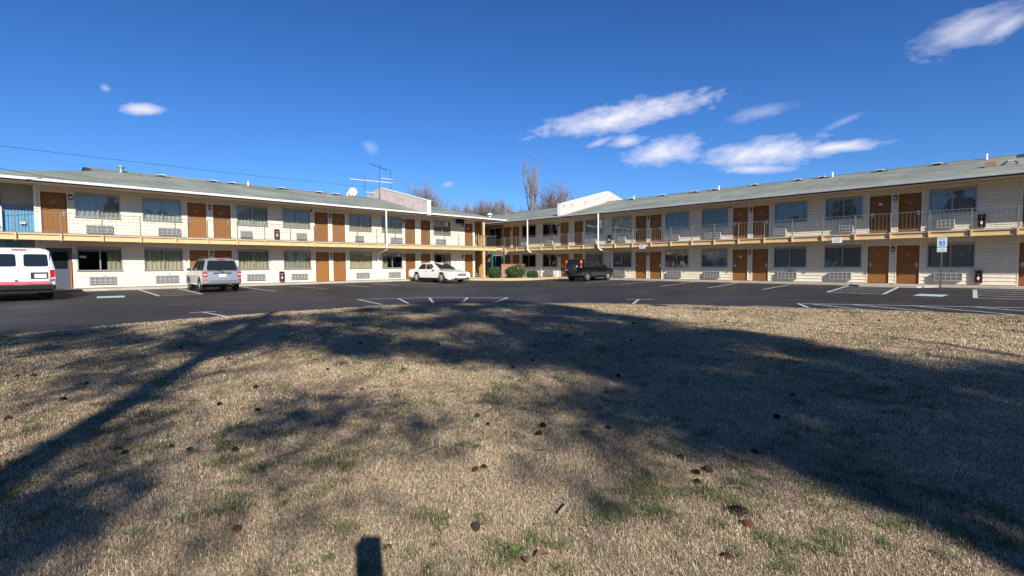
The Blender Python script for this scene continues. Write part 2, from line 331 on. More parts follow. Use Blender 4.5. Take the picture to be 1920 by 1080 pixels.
# ------------------------------------------------------------------ terrain
aL,aR=R(43.1675),R(-43.2219); dL,dR=33.687,33.766
nL=(-math.cos(aL),math.sin(aL)); tL=(math.sin(aL),math.cos(aL)); nR=(math.cos(aR),-math.sin(aR)); tR=(math.sin(aR),math.cos(aR))
def gz(x,y):
    a=x*nL[0]+y*nL[1]; b=x*nR[0]+y*nR[1]; m=max(a,b); u=m+math.log(math.exp(a-m)+math.exp(b-m))
    return -.47+.37*min(1,max(0,(u-14)/18))
EDGE=[(-30,-12),(-20,-2),(-15,5.2),(-11.43,11.2),(-10.78,12.4),(-9.72,13.88),(-8.41,15.54),(-6.8,17.2),(-5.6,18.4),(-4.6,19.25),(-3.37,19.85),(-1.2,20.4),(.87,20.45),(3.71,19.6),(6.27,18.5),(8.84,17.25),(10.92,16.0),(12.6,14.85),(14.04,13.78),(18,10.2),(24,3),(32,-10)]
def wob(x): return .07*np.sin(x*3.1)+.05*np.sin(x*7.3+1)+.03*np.sin(x*17.7)
def yedge(x): return yedge0(x)+float(wob(x))
def yedge0(x):
    for (a,b),(c,d) in zip(EDGE,EDGE[1:]):
        if a<=x<=c: return b+(d-b)*(x-a)/(c-a)
    return -12
def und(x,y): return .035*math.sin(x*.55+1.3)*math.sin(y*.43+.4)+.012*math.sin(x*2.1)*math.sin(y*1.7+1)
def lawn_z(x,y):
    d=max(0,min(1,(yedge(x)-y)/1.5)); return gz(x,y)+.02+.035*d+und(x,y)*d-.02
me=MB()
xs=np.arange(-60,60.1,.8); ys=np.arange(-40,62.1,.8); nx=len(xs)
me.v=[(float(x),float(y),gz(x,y)) for y in ys for x in xs]; me.f=[(j*nx+i,j*nx+i+1,(j+1)*nx+i+1,(j+1)*nx+i) for j in range(len(ys)-1) for i in range(nx-1)]; me.mi=[0]*len(me.f)
tag(me.build('asphalt',M['asphalt'],smooth=True),kind='structure')
g=MB(); g.quad((-900,-900,-.62),(900,-900,-.62),(900,900,-.62),(-900,900,-.62)); tag(g.build('ground',M['lawn']),kind='structure')
lw=MB(); xs=np.arange(-30,32.01,.25); T=np.linspace(0,1,70)**1.6; nx=len(xs)
for t in T:
    for x in xs:
        ye=yedge(x); y=ye-t*(ye+34); y=min(y,ye); lw.v.append((float(x),float(y),lawn_z(x,y)))
lw.f=[(j*nx+i,(j+1)*nx+i,(j+1)*nx+i+1,j*nx+i+1) for j in range(len(T)-1) for i in range(nx-1)]; lw.mi=[0]*len(lw.f)
n0=len(lw.v)
for x in xs: ye=yedge(x); lw.v.append((float(x),float(ye)+.05,gz(x,ye)-.05))
lw.f+=[(i,i+1,n0+i+1,n0+i) for i in range(nx-1)]; lw.mi+=[0]*(nx-1)
tag(lw.build('lawn',M['lawn'],smooth=True,angle=180),kind='structure')
ed=MB()
for k,x in enumerate(np.arange(-16,22.01,.12)):
    ye=yedge(x); w_=.10+.07*math.sin(x*2.3)+.05*math.sin(x*9.1)+.04*math.sin(x*23); w_=max(.015,w_)
    ed.v+=[(float(x),float(ye)-.05,gz(x,ye)+.008),(float(x)+.02,float(ye)+w_,gz(x,ye+w_)+.005)]
nE=len(ed.v)//2; ed.f=[(2*i,2*i+2,2*i+3,2*i+1) for i in range(nE-1)]; ed.mi=[0]*(nE-1)
tag(ed.build('dirt_edge',M['edgedirt']),kind='structure')
# ---- painted markings, draped on the asphalt
def line(a,b,w=.10,name='parking_line',mat='paint',lift=.006):
    a=Vector(a);b=Vector(b); d=(b-a); n=max(1,int(d.length/.4)); p=Vector((-d.y,d.x)).normalized()*w/2; mb=MB()
    for k in range(n+1):
        q=a+d*k/n
        for s in (-1,1): r=q+p*s; mb.v.append((r.x,r.y,gz(r.x,r.y)+lift))
    mb.f=[(2*k,2*k+1,2*k+3,2*k+2) for k in range(n)]; mb.mi=[0]*n
    return tag(mb.build(name,M[mat]),kind='structure')
def P2(w,s,off):
    n,t,d=(nL,tL,dL) if w=='L' else (nR,tR,dR)
    return (n[0]*(d-off)+t[0]*s,n[1]*(d-off)+t[1]*s)
for a,b in [((-15.72,29.25),(-12.26,26.04)),((-13.55,30.7),(-10.42,28.3)),((-11.53,32.81),(-8.71,30.51)),((-9.55,34.72),(-7.3,32.8)),((-7.6,36.4),(-5.03,35.0)),
   ((5.08,34.93),(7.59,37.76)),((7.0,32.5),(10.19,35.81)),((8.8,29.82),(12.51,34.0)),((10.67,27.49),(14.21,31.55)),((12.6,25.39),(16.01,29.02)),
   ((-10.25,15.97),(-9.74,16.58)),((-9.97,16.23),(-8.3,14.9)),((4.85,21.32),(5.93,21.1)),((5.33,21.2),(4.64,19.3))]: line(a,b)
arc=[(-6.65,21.63),(-5.3,22.25),(-3.66,22.95),(-2.33,23.25),(-.2,23.3)]
for a,b in zip(arc,arc[1:]): line(a,b)
for a,b in [((-6.65,21.63),(-5.0,19.4)),((-5.04,22.3),(-4.12,20.0)),((-3.77,22.9),(-3.17,20.3)),((-2.05,23.25),(-2.03,20.6)),((-.19,23.3),(-.78,20.6))]: line(a,b)
# hatched access aisles
def hatch(c,n,w=.1):
    a,b,c2,d=[Vector(p) for p in c]    # a-b one side, d-c other side
    line(a,b,.13); line(d,c2,.13); line(a,d,.12)
    for k in range(1,n+1): t=k/(n+.6); line(a.lerp(b,t),d.lerp(c2,t),w)
hatch([(14.46,23.1),(17.97,26.97),(19.35,25.26),(15.78,21.4)],4)
hatch([(-15.6,22.27),(-19.31,26.09),(-18.03,27.3),(-14.5,23.59)],4)
line((20.95,22.8),(17.45,18.96),.14)
for k in range(5):
    t=.02+k*.24; a=Vector((21.1,22.9)).lerp(Vector((17.5,18.9)),t); b=a+Vector((.685,-.7287))*(3.6); line(a,b,.12)
line((10.35,18.2),(13.43,16.75)); line((13.43,16.75),(19,14.0)); line((10.35,18.2),(9.89,16.8)); line((10.66,17.95),(11.15,15.95)); line((11.8,17.5),(12.6,15.05)); line((13.35,16.75),(14.0,14.0)); line((14.76,16.1),(15.4,12.9))
def quadmark(pts,mat,name):
    a,b,c,d=[Vector(p) for p in pts]; mid0=(a+d)/2; mid1=(b+c)/2; line(mid0,mid1,(a-d).length,name,mat,.007)
quadmark([(17.11,21.26),(17.63,20.49),(17.0,19.75),(16.36,20.39)],'bluepaint','parking_marking')
quadmark([(-17.93,21.71),(-17.09,22.25),(-16.54,21.48),(-17.17,20.87)],'bluepaint','parking_marking')
# ------------------------------------------------------------------ the motel wings
H2=2.744; EAVE=5.09; BAL=-1.42
rail_b=MB().box(-.005,.005,-.005,.005,0,.87).mesh('baluster',M['rail'])
post_m=MB().box(-.022,.022,-.022,.022,0,1.38).mesh('railing_post',M['rail'])
stub_m=MB().box(-.035,.035,-.05,.03,0,.32).mesh('post_bracket',M['tan'])
def win_mesh():
    w,h=1.83,1.14; f=MB(); t=.045
    f.box(-w/2,w/2,-.05,.03,0,t).box(-w/2,w/2,-.05,.03,h-t,h).box(-w/2,-w/2+t,-.05,.03,t,h-t).box(w/2-t,w/2,-.05,.03,t,h-t).box(-.028,.028,-.04,.025,t,h-t)
    f.box(-w/2-.03,w/2+.03,-.075,-.045,-.035,.012)
    p=MB().box(-w/2+t,-.03,.0,.008,t,h-t); q=MB().box(.03,w/2-t,-.018,-.010,t,h-t)
    return f.mesh('window',M['alum']),p.mesh('pane',M['wglass']),q.mesh('pane',M['wglass']),
win_f,win_p,win_q=win_mesh()
win_p2=win_p.copy(); win_p2.materials[0]=M['wglass2']; win_q2=win_q.copy(); win_q2.materials[0]=M['wglass2']
def curtain_mesh(x0,x1,mat,seed,sag=0):
    r=random.Random(seed); mb=MB(); n=int((x1-x0)/.022); ph=0; 
    for k in range(n+1):
        x=x0+(x1-x0)*k/n; ph+=.55+.35*r.random(); y=.075+.028*math.sin(ph)+.01*math.sin(x*5)
        mb.v+=[(x,y,.03),(x,y+.012*math.sin(ph*.5),1.12)]
    mb.f=[(2*k,2*k+2,2*k+3,2*k+1) for k in range(n)]; mb.mi=[0]*n
    return mb.mesh('curtain',M[mat],smooth=True,angle=60)
CUR={}
def cur(kind,mat):
    key=(kind,mat)
    if key not in CUR:
        CUR[key]={'full':lambda:curtain_mesh(-.9,.9,mat,1),'full2':lambda:curtain_mesh(-.9,.88,mat,5),'left':lambda:curtain_mesh(-.9,-.4,mat,2),'right':lambda:curtain_mesh(.3,.9,mat,3),'half':lambda:curtain_mesh(-.9,.05,mat,4),'split':lambda:curtain_mesh(-.1,.9,mat,6)}[kind]()
    return CUR[key]
def door_mesh():
    d=MB().box(-.45,.45,-.01,.035,.015,2.0)
    f=MB().box(-.487,-.45,-.045,.05,0,2.04).box(.45,.487,-.045,.05,0,2.04).box(-.45,.45,-.045,.05,2.0,2.04)
    h=MB().box(-.05,.05,-.022,-.008,-.12,.12).box(-.02,.02,-.05,-.02,-.02,.02).cyl((-.01,-.055,0),.012,.13,ax=0,n=8)
    return d.mesh('door',M['door'],bevel=.004,seg=1),f.mesh('door_frame',M['door']),h.mesh('door_handle',M['rim'])
door_m,door_f,door_h=door_mesh()
def ac_mesh(w,dep):
    b=MB(); b.box(-w/2,w/2,-dep,.02,0,.40)
    g=MB(); t=.022; g.box(-w/2+.01,w/2-.01,-dep-.018,-dep-.002,0.005,.03).box(-w/2+.01,w/2-.01,-dep-.018,-dep-.002,.37,.395).box(-w/2+.01,w/2-.01,-dep-.018,-dep-.002,.195,.213)
    n=5 if w>.9 else 4
    for k in range(n+1): x=-w/2+.012+(w-.045)*k/n; g.box(x,x+t,-dep-.017,-dep-.0025,.031,.369)
    pn=MB()
    for k in range(n):
        x=-w/2+.012+(w-.045)*k/n
        for z0 in (.04,.222):
            for j in range(4): pn.box(x+t+.006,x+(w-.045)/n-.006,-dep-.01,-dep-.001,z0+j*.036,z0+j*.036+.016)
    return b.mesh('air_conditioner',M['acgray'],bevel=.006,seg=1),g.mesh('grille',M['acgrille']),pn.mesh('louvre',M['acdark'])
AC={'w':ac_mesh(1.10,.10),'n':ac_mesh(.68,.14),'W':ac_mesh(1.10,.2),'N':ac_mesh(.70,.24)}
lamp_m=MB().box(-.06,.06,-.13,-.01,.06,.2).box(-.08,.08,-.15,0,.2,.225).box(-.05,.05,-.11,-.02,.225,.26).box(-.03,.03,-.02,0,.0,.3).box(-.07,.07,-.14,-.005,.04,.06).mesh('wall_lamp',M['black'])
lampg_m=MB().box(-.045,.045,-.136,-.128,.075,.185).mesh('lamp_glass',M['lens'])
cab_m=MB().box(-.14,.14,-.02,.0,0,.62).mesh('x',M['dark'])
def cabinet(parent,x,z):
    f=MB(); w,h=.29,.62; f.box(-w/2,-w/2+.03,-.16,0,0,h).box(w/2-.03,w/2,-.16,0,0,h).box(-w/2+.03,w/2-.03,-.16,0,0,.03).box(-w/2+.03,w/2-.03,-.16,0,h-.03,h).box(-w/2+.03,w/2-.03,-.01,0,.03,h-.03)
    return f.build('extinguisher_cabinet',M['dark'],parent,(x,-.02,z))
def extinguisher(world_loc,rz,label):
    e=empty('fire_extinguisher',world_loc,rz,label,'fire extinguisher','fire extinguishers in wall cabinets')
    MB().cyl((0,0,0),.06,.34,n=14).cyl((0,0,.34),.06,.05,n=14,r2=.025).build('cylinder',M['red'],e,smooth=True)
    MB().cyl((0,0,.385),.02,.04,n=8).box(-.01,.01,-.06,.03,.42,.45).build('valve',M['black'],e)
    MB().tube([(0,-.02,.41),(.05,-.05,.36),(.065,-.05,.2),(.06,-.05,.1)],.009,6).build('hose',M['black'],e)
    MB().box(-.04,.04,-.066,-.058,.12,.24).build('data_plate',M['paper'],e)
def wing(W,label,doorsU,doorsD,winU,winD,acU,acD,lampsU,lampsD,s0,s1,smax_rail,cabs):
    sg=1 if W=='L' else -1
    n,t,d=(nL,tL,dL) if W=='L' else (nR,tR,dR)
    rz=math.atan2(t[1]*sg,t[0]*sg); O=(n[0]*d,n[1]*d,0)
    E=empty('motel_wing',O,rz,label,'motel building')
    X=lambda s:sg*s
    def wl(s,y,z): return (n[0]*(d+y)+t[0]*s,n[1]*(d+y)+t[1]*s,z)
    # ---- walls, with real openings, and lapped boards
    wall=MB(); boards=[]
    for fl,(zb,zt,doors,wins) in enumerate(((0,2.45,doorsD,winD),(H2,EAVE,doorsU,winU))):
        ops=[(c-.487,c+.487,0,9,'d') for c in doors]+[(c-.915,c+.915,.89,2.03,'w') for c in wins]
        ops=[o for o in ops if o[1]>s0 and o[0]<s1]
        cuts=sorted(set([s0,s1]+[v for o in ops for v in o[:2] if s0<v<s1]))
        for a,b in zip(cuts,cuts[1:]):
            mid=(a+b)/2; o=[q for q in ops if q[0]<mid<q[1]]
            if not o: wall.box(X(a),X(b),.0,.10,zb,zt)
            elif o[0][4]=='w': wall.box(X(a),X(b),.0,.10,zb,zb+.89); wall.box(X(a),X(b),.0,.10,zb+2.03,zt)
        z=zb+.01
        while z<zt-.02:
            z2=min(z+.178,zt)
            bl=[o for o in ops if o[2]+zb<z2-.02 and min(o[3]+zb,99)>z+.02]
            segs=[]; cur_=s0
            for o in sorted(bl):
                e=.0
                if o[0]-e>cur_+.02: segs.append((cur_,o[0]-e))
                cur_=max(cur_,o[1]+e)
            if cur_<s1-.02: segs.append((cur_,s1))
            for a,b in segs: boards.append((a,b,z,z2))
            z=z2
        for c in doors:
            if s0-.6<c<s1+.6: MB().box(X(c-.487),X(c+.487),-.012,.02,zb+2.04,zt).build('transom_panel',M['transom'],E)
    wall.build('wall',M['wallback'],E)
    def bmesh_(mb,b):
        a,c,z,z2=b; x0,x1=sorted((X(a),X(c)))
        mb.add([(x0,0,z+.014),(x1,0,z+.014),(x1,-.036,z+.014),(x0,-.036,z+.014),(x0,0,z2),(x1,0,z2),(x1,-.008,z2),(x0,-.008,z2)],[(0,1,2,3),(4,7,6,5),(3,2,6,7),(0,4,5,1),(0,3,7,4),(1,5,6,2)])
    def bsize(b):
        dx=math.hypot(*wl((b[0]+b[1])/2,0,0)[:2]); return -(b[1]-b[0]+.5)/dx/dx
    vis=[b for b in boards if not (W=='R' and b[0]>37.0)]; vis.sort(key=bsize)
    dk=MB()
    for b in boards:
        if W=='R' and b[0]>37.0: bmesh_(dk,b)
    if dk.v: tag(dk.build('siding',M['browndark'],E),kind='stuff')  # passage boards: brown wall below; the upper floor's shade is put into this colour
    for b in vis[:290]:
        m=MB(); bmesh_(m,b); m.build('siding_board',M['siding'],E)
    rest=MB()
    for b in vis[290:]: bmesh_(rest,b)
    if rest.v: tag(rest.build('siding',M['siding'],E),kind='stuff')
    # trims beside doors and at ends
    for zb,zt,ds in ((0,2.45,doorsD),(H2,EAVE,doorsU)):
        for c in ds:
            for s in (-1,1):
                q=c+s*.51
                if s0<q<s1: MB().box(X(q-.022),X(q+.022),-.036,-.002,zb,zt).build('corner_trim',M['trim'],E)
    for q in (s0,s1): MB().box(X(q-.05),X(q+.05),-.04,-.001 if q==s0 else .12,0,EAVE-.01).build('corner_trim',M['trim'],E)
    # end walls, back wall, interior floor
    b=MB(); b.box(X(s0-.02),X(s0+.08),.101,10,0,EAVE-.01); b.box(X(s1-.08),X(s1+.02),.101,10,0,EAVE-.01); b.build('end_wall',M['siding'],E)
    MB().box(X(s0),X(s1),10.001,10.1,0,EAVE-.01).build('back_wall',M['wallback'],E)
    MB().box(X(s0+.1),X(s1-.1),3.6,3.65,0,EAVE-.02).build('room_partition',M['interior'],E)
    MB().box(X(s0+.1),X(s1-.1),.102,3.59,H2-.3,H2-.004).build('room_floor',M['interior'],E)
    MB().box(X(s0+.1),X(s1-.1),.102,3.59,-.05,.004).build('room_floor',M['interior'],E)
    # ---- doors
    for fl,(zb,ds) in enumerate(((0,doorsD),(H2,doorsU))):
        for i,c in enumerate(ds):
            if W=='L' and fl==0 and i==0:
                D=MB().box(-.36,.36,-.01,.03,.01,2.0).build('door',M['darkdoor'],E,(X(c+.02),.05,zb)); D['label']='dark grey door with glazed upper half'
                MB().box(-.39,-.36,-.09,.05,0,2.03).box(.36,.42,-.09,.05,0,2.03).box(-.36,.36,-.09,.05,2.0,2.03).build('door_frame',M['jamb'],D)
                MB().box(-.28,.28,-.016,-.008,1.0,1.85).build('door_window',M['cglass'],D)
                MB().box(-.3,-.24,-.05,-.01,.92,1.05).build('door_handle',M['rim'],D)
                continue
            D=inst('door',door_m,E,(X(c),.045,zb)); inst('door_frame',door_f,D)
            nb=ds[i+1]-c if i+1<len(ds) else 9; pb=c-ds[i-1] if i>0 else 9
            near=-1 if abs(pb)<2 else (1 if abs(nb)<2 else -1)   # handles sit on the side away from the twin door
            hs=(1 if (i%2==(0 if W=='L' else 1)) else -1)
            if W=='L': hs=1 if abs(pb)<2 or i==0 else -1
            else: hs=(-1 if abs(pb)<2 else 1)
            if W=='L': hx=.36*hs
            else: hx=.36*(-hs)*-1*-1
            inst('door_handle',door_h,D,(hx,-.0,1.0),0,(1 if hx>0 else -1,1,1))
            num=(257-i if fl else 147-i) if W=='L' else (252-i if fl else 139-i)
            if (W,fl,i) in (('L',1,7),('R',1,8)):
                MB().box(-.08,.08,-.018,-.011,1.53,1.62).build('notice_plate',M['paper'],D)
            else: text('room_number',str(num),.17,M['acgray'],D,(-.02,-.0125,1.56))
            if (W,fl,i) in (('R',0,6),): MB().box(-.02,.07,-.018,-.015,1.48,1.64).build('notice_plate',M['paper'],D)
            MB().cyl((0,-.012,1.38),.012,.006,ax=1,n=8).build('peephole',M['black'],D)
    # ---- windows
    kinds=({'U':['full']*9,'D':['right','full','full2','full','full','left','right']} if W=='L' else
           {'U':['split','full','half','full','full2','full','full2','full','full2','full'],'D':['full','full2','full','full','full','full2','full','full2','full']})
    for fl,ws in (('D',winD),('U',winU)):
        zb=(0 if fl=='D' else H2)+.89
        for i,c in enumerate(ws):
            F=inst('window',win_f,E,(X(c),-.0,zb)); strong=(W=='R' and fl=='U') or (W=='L' and fl=='U')
            inst('pane',win_p2 if strong else win_p,F); inst('pane',win_q2 if strong else win_q,F)
            k=kinds[fl][i%len(kinds[fl])]
            mat='curtain' if W=='L' else ('curtain2' if fl=='D' else 'curtain3')
            if fl=='U' and W=='L': mat='curtain3' if i<3 else 'curtain'
            if W=='R' and fl=='D' and i in (4,5): mat='curtain4'
            if W=='R' and fl=='U' and i in (6,8): mat='curtain2'
            if W=='L' and i in (4,6): mat='curtain4'
            inst('curtain',cur(k,mat),F)
            if (i*7+len(fl+W)+ord(fl))%5==0: MB().box(-.88,.88,.03,.04,1.14-.16-.05*(i%3),1.10).build('pelmet',M['curtain2'],F)
    # ---- air conditioners
    for fl,lst in (('D',acD),('U',acU)):
        for c,w in lst:
            b,gm,pn=AC[w]; z=(.20 if fl=='D' else H2+.12)+rnd.uniform(-.015,.015)
            a=inst('air_conditioner',b,E,(X(c),-.02,z)); inst('grille',gm,a); tag(inst('louvre',pn,a),kind='stuff')
            if fl=='D' and rnd.random()<.5: MB().tube([(.1,-.04,.4),(.1,-.06,.47),(.16,-.06,.48)],.012,6).build('drain_pipe',M['dark'],a)
    for zb,ls in ((0,lampsD),(H2,lampsU)):
        for s in ls:
            a=inst('wall_lamp',lamp_m,E,(X(s),-.028,zb+1.70)); inst('lamp_glass',lampg_m,a)
    for s,z in cabs: cabinet(E,X(s),z)
    # ---- balcony
    MB().box(X(s0 if W=='R' else -1.5),X(smax_rail),-1.375,0,2.56,2.70).build('balcony_slab',M['slab'],E)
    MB().box(X(s0 if W=='R' else -1.5),X(smax_rail),-.001+0,0.0,2.70,2.744).build('door_sill',M['slab'],E)
    bm=MB(); a,b2=X(s0-3 if W=='R' else -1.5),X(smax_rail)
    bm.box(a,b2,-1.376,-1.36,2.39,2.62).box(a,b2,-1.44,-1.3755,2.62,2.645).box(a,b2,-1.44,-1.3755,2.37,2.39)
    bm.build('balcony_beam',M['tan'],E)
    MB().box(a,b2,-1.359,-.001,2.44,2.559).build('balcony_soffit',M['soffit'],E)
    hr=MB(); hr.box(a,b2,-1.435,-1.395,3.66,3.683); hr.build('handrail',M['rail'],E)
    hr=MB(); hr.box(a,b2,-1.425,-1.405,2.755,2.775); hr.build('bottom_rail',M['rail'],E)
    ph=2.91 if W=='L' else 2.57
    s=ph-1.56*int((ph-(s0-2))/1.56); k=0
    while s<smax_rail:
        inst('railing_post',post_m,E,(X(s),-1.46,2.31)); inst('post_bracket',stub_m,E,(X(s),-1.442,2.36)); s+=1.56
    s=ph-.165*int((ph-(s0-1.0))/.165)
    while s<smax_rail:
        if abs(((s-ph+.78)%1.56)-.78)>.05: inst('baluster',rail_b,E,(X(s),-1.415,2.776))
        s+=.165 if W=='L' else .165
    # ---- roof
    z0,zr,yf,yb,yr=5.2,6.90,-1.55,11.55,5.0; m=(zr-z0)/(yr-yf)
    if W=='L': e0,g0,r1,e1=-.5,4.8,26.95,33.5
    else: e0,g0,r1,e1=-4.0,1.28,44,44
    zg=z0+m*(g0-e0); yg=yf+(g0-e0)
    r=MB()
    def V(s,y,z): return (X(s),y,z)
    if W=='L':
        r.add([V(e0,yf,z0),V(e1,yf,z0),V(r1,yr,zr),V(g0,yr,zr),V(g0,yg,zg),V(g0,2*yr-yg,zg),V(e0,yb,z0),V(e1,yb,z0)],[(0,1,2,3,4),(1,7,2),(7,6,5,3,2),(6,0,4,5),(0,6,7,1)])
    else:
        r.add([V(e0,yf,z0),V(e1,yf,z0),V(r1,yr,zr),V(g0,yr,zr),V(g0,yg,zg),V(g0,2*yr-yg,zg),V(e0,yb,z0),V(e1,yb,z0)],[(0,1,2,3,4),(1,7,2),(7,6,5,3,2),(6,0,4,5),(0,6,7,1)])
    r.build('roof',M['roof'],E)
    q=MB(); q.add([V(g0+.02,yg,zg),V(g0+.02,yr,zr-.02),V(g0+.02,2*yr-yg,zg)],[(0,1,2)]); q.add([V(g0-.02,yg+.2,zg+.0),V(g0-.02,yr,zr-.1),V(g0-.02,2*yr-yg-.2,zg)],[(0,1,2)]); q.build('gable_vent',M['jamb'] if W=='R' else M['dark'],E)
    q=MB(); 
    for sgn in (1,-1):
        ya=yr+sgn*(yr-yg); q.add([V(g0-.22,ya,zg+.02),V(g0-.22,yr,zr+.03),V(g0+.05,yr,zr+.03),V(g0+.05,ya,zg+.02),V(g0-.22,ya,zg-.05),V(g0-.22,yr,zr-.04),V(g0+.05,yr,zr-.04),V(g0+.05,ya,zg-.05)],[(0,1,2,3),(4,7,6,5),(0,4,5,1),(3,2,6,7),(0,3,7,4)])
    q.build('gable_rake',M['dark'],E)
    MB().box(X(g0),X(r1),yr-.13,yr+.13,zr-.02,zr+.02).build('ridge_cap',M['roof'],E)
    q=MB(); q.box(X(e0+.02),X(e1-.02),yf+.04,yb-.04,EAVE,EAVE+.02); q.build('soffit',M['soffit'],E)
    q=MB(); q.box(X(e0),X(e1),yf+.0,yf+.03,EAVE-.02,z0-.002); q.box(X(e0),X(e0)+.03*sg,yf+.031,yb,EAVE-.02,z0-.002); q.box(X(e1)-.03*sg,X(e1),yf+.031,yb,EAVE-.02,z0-.002); q.build('fascia',M['dark'],E)
    q=MB(); x0,x1=X(e0),X(e1); q.box(x0,x1,yf-.12,yf-.001,z0-.105,z0-.095).box(x0,x1,yf-.125,yf-.115,z0-.094,z0+.0).box(x0,x1,yf-.14,yf-.126,z0-.02,z0+.008).box(x0,x1,yf-.134,yf-.126,z0-.075,z0-.05); 
    q.build('gutter',M['white'] if W=='L' else M['gutter2'],E)
    if W=='R': MB().box(X(-1),X(s1),yf-.05,yf-.001,EAVE-.06,z0-.107).build('gutter_shade_strip',M['black'],E)  # black strip added to draw the dark shadow line under the gutter
    else: MB().box(X(-.4),X(e1),yf-.05,yf-.001,EAVE-.05,z0-.107).build('gutter_shade_strip',M['black'],E)
    # ---- firewall parapet
    sa=24.51 if W=='L' else 28.2
    pf=[(yf-.05,5.04),(yf-.05,6.15),(yr-.1,7.80),(yr+.1,7.80),(yb+.05,6.15),(yb+.05,5.04)]
    p=MB().prism(pf,0,X(sa),X(sa+.36)).build('firewall',M['brick'],E)
    c=MB(); cp=[(yf-.09,6.151),(yf-.09,6.2),(yr-.1,7.85),(yr+.1,7.85),(yb+.09,6.2),(yb+.09,6.151),(yr+.1,7.801),(yr-.1,7.801)]
    c.prism(cp,0,X(sa-.03),X(sa+.39)).build('coping',M['white'],p)
    MB().box(X(sa-.004),X(sa+.364),yf-.075,yf-.051,5.04,6.15).build('end_face',M['white'],p)
    # ---- walkway
    wk=MB(); wk.box(X(s0 if W=='L' else -4),X(s1+(4 if W=='L' else 0)),-1.5,0,-.3,-.004); tag(wk.build('walkway',M['concrete'],E),kind='structure'); 
    return E,X,wl,rz
doorsL_U=[2.83,9.03,10.36,16.60,17.88,24.0,25.53,30.28]; doorsL_D=[2.95,9.07,10.36,16.62,17.9,24.0,25.51,30.27]
winL=[4.53,7.33,12.1,14.88,19.6,22.3,27.27]
doorsR_U=[36.58,35.31,29.16,27.55,21.47,20.2,13.98,12.68,6.43,5.14,.44][::-1]
doorsR_D=[29.12,27.62,21.47,20.2,13.97,12.69,6.46,5.16,.5][::-1]
winR=[38.3,33.55,30.85,25.9,23.2,18.48,15.7,10.94,8.15,3.44][::-1]
doorsR_U=sorted(doorsR_U); doorsR_D=sorted(doorsR_D+[36.58,35.31]); winR=sorted(winR)
EL,XL,wlL,rzL=wing('L','left wing of the cream two storey motel, with rusty brown doors and tan balcony beam',doorsL_U,doorsL_D,winL,winL,
  [(4.55,'w'),(7.63,'w'),(11.68,'n'),(15.16,'n'),(19.46,'n'),(22.67,'w'),(27.08,'w')],[(4.6,'w'),(7.44,'w'),(12.19,'w'),(14.97,'w'),(19.71,'w'),(22.46,'w'),(27.1,'w')],
  [3.45,9.71,17.24,23.35,29.55],[9.73,17.26,23.43,29.52],2.15,30.95,32.4,[(13.54,2.85),(13.79,.1)])
# numbering of the right wing runs the other way: doors are passed sorted by distance from the camera
ER,XR,wlR,rzR=wing('R','right wing of the cream two storey motel, shaded brown doors behind a white balcony railing',doorsR_U[::-1],doorsR_D[::-1],winR[::-1],winR[::-1],
  [(34.0,'N'),(30.73,'N'),(26.17,'W'),(23.07,'N'),(18.78,'W'),(15.75,'W'),(11.47,'N'),(7.97,'N'),(3.65,'N')],[(33.6,'W'),(30.86,'W'),(26,'W'),(23.3,'W'),(18.56,'W'),(15.77,'W'),(11.02,'W'),(8.2,'W'),(3.49,'W')],
  [35.97,29.86,20.82,13.3,5.75],[29.77,20.86,13.35,5.8],-3.2,43.0,35.9,[(24.33,2.84),(2.32,2.82),(2.36,.11)])
extinguisher(wlL(13.54,-.10,2.90),rzL,'red fire extinguisher in the upstairs cabinet of the left wing')
extinguisher(wlL(13.79,-.10,.15),rzL,'red fire extinguisher in the ground floor cabinet of the left wing')
extinguisher(wlR(24.33,-.10,2.89),rzR,'fire extinguisher upstairs beside the white downspout, right wing')
extinguisher(wlR(2.32,-.10,2.87),rzR,'fire extinguisher in the upstairs cabinet near the right edge of the photo')
extinguisher(wlR(2.36,-.10,.16),rzR,'bright red fire extinguisher at ground level right of the parking sign post')
# details on the wings
for E,X,s,bend in ((EL,XL,20.78,-1),(ER,XR,32.15,-1),(ER,XR,24.31,-1)):
    x=X(s); m=MB().tube([(x,-1.62,5.1),(x,-1.62,2.42),(x+.12,-1.45,2.25),(x+.25,-.25,2.06),(x+.25,-.08,1.98),(x+.25,-.08,.05)] if E is EL else [(x,-1.62,5.1),(x,-1.62,2.42),(x+.12,-1.45,2.25),(x+.25,-.25,2.06),(x+.25,-.08,1.98),(x+.25,-.08,.05)],.055,8)
    m.build('downspout',M['white'],E,smooth=True)
# box vents and pipes on the roofs
def rz_(y): return 5.2+(y+1.55)*(1.70/6.55)
for E,X,vs,ps in ((EL,XL,[8.37,11.28,12.44,15.78,18.74,20.12],[13.52,21.14]),(ER,XR,[25.34,22.32,19.45,17.89,14.87,12.0,10.54,7.38,4.62,41.9,40.34],[25.1,17.54,9.95,2.54])):
    for s in vs:
        v=MB(); y=4.55; z=rz_(y); v.box(X(s)-.14,X(s)+.14,y-.12,y+.14,z-.05,z+.07).build('roof_vent',M['dark'],E); MB().box(X(s)-.19,X(s)+.19,y-.2,y+.2,z+.0705,z+.10).build('vent_cap',M['white'],E)
        MB().box(X(s)-.45,X(s)+.45,y-.3,y+.28,z-.10,z-.055+.02).build('vent_flashing',M['dark'],E)
    for s in ps: MB().cyl((X(s),4.55,rz_(4.5)-.1),.055,.42,n=10).build('vent_pipe',M['white'],E,smooth=True)
MB().cyl((XL(6.32),4.6,6.6),.12,.45,n=12).cyl((XL(6.32),4.6,7.06),.2,.1,n=12,r2=.16).build('turbine_vent',M['alum'],EL,smooth=True)
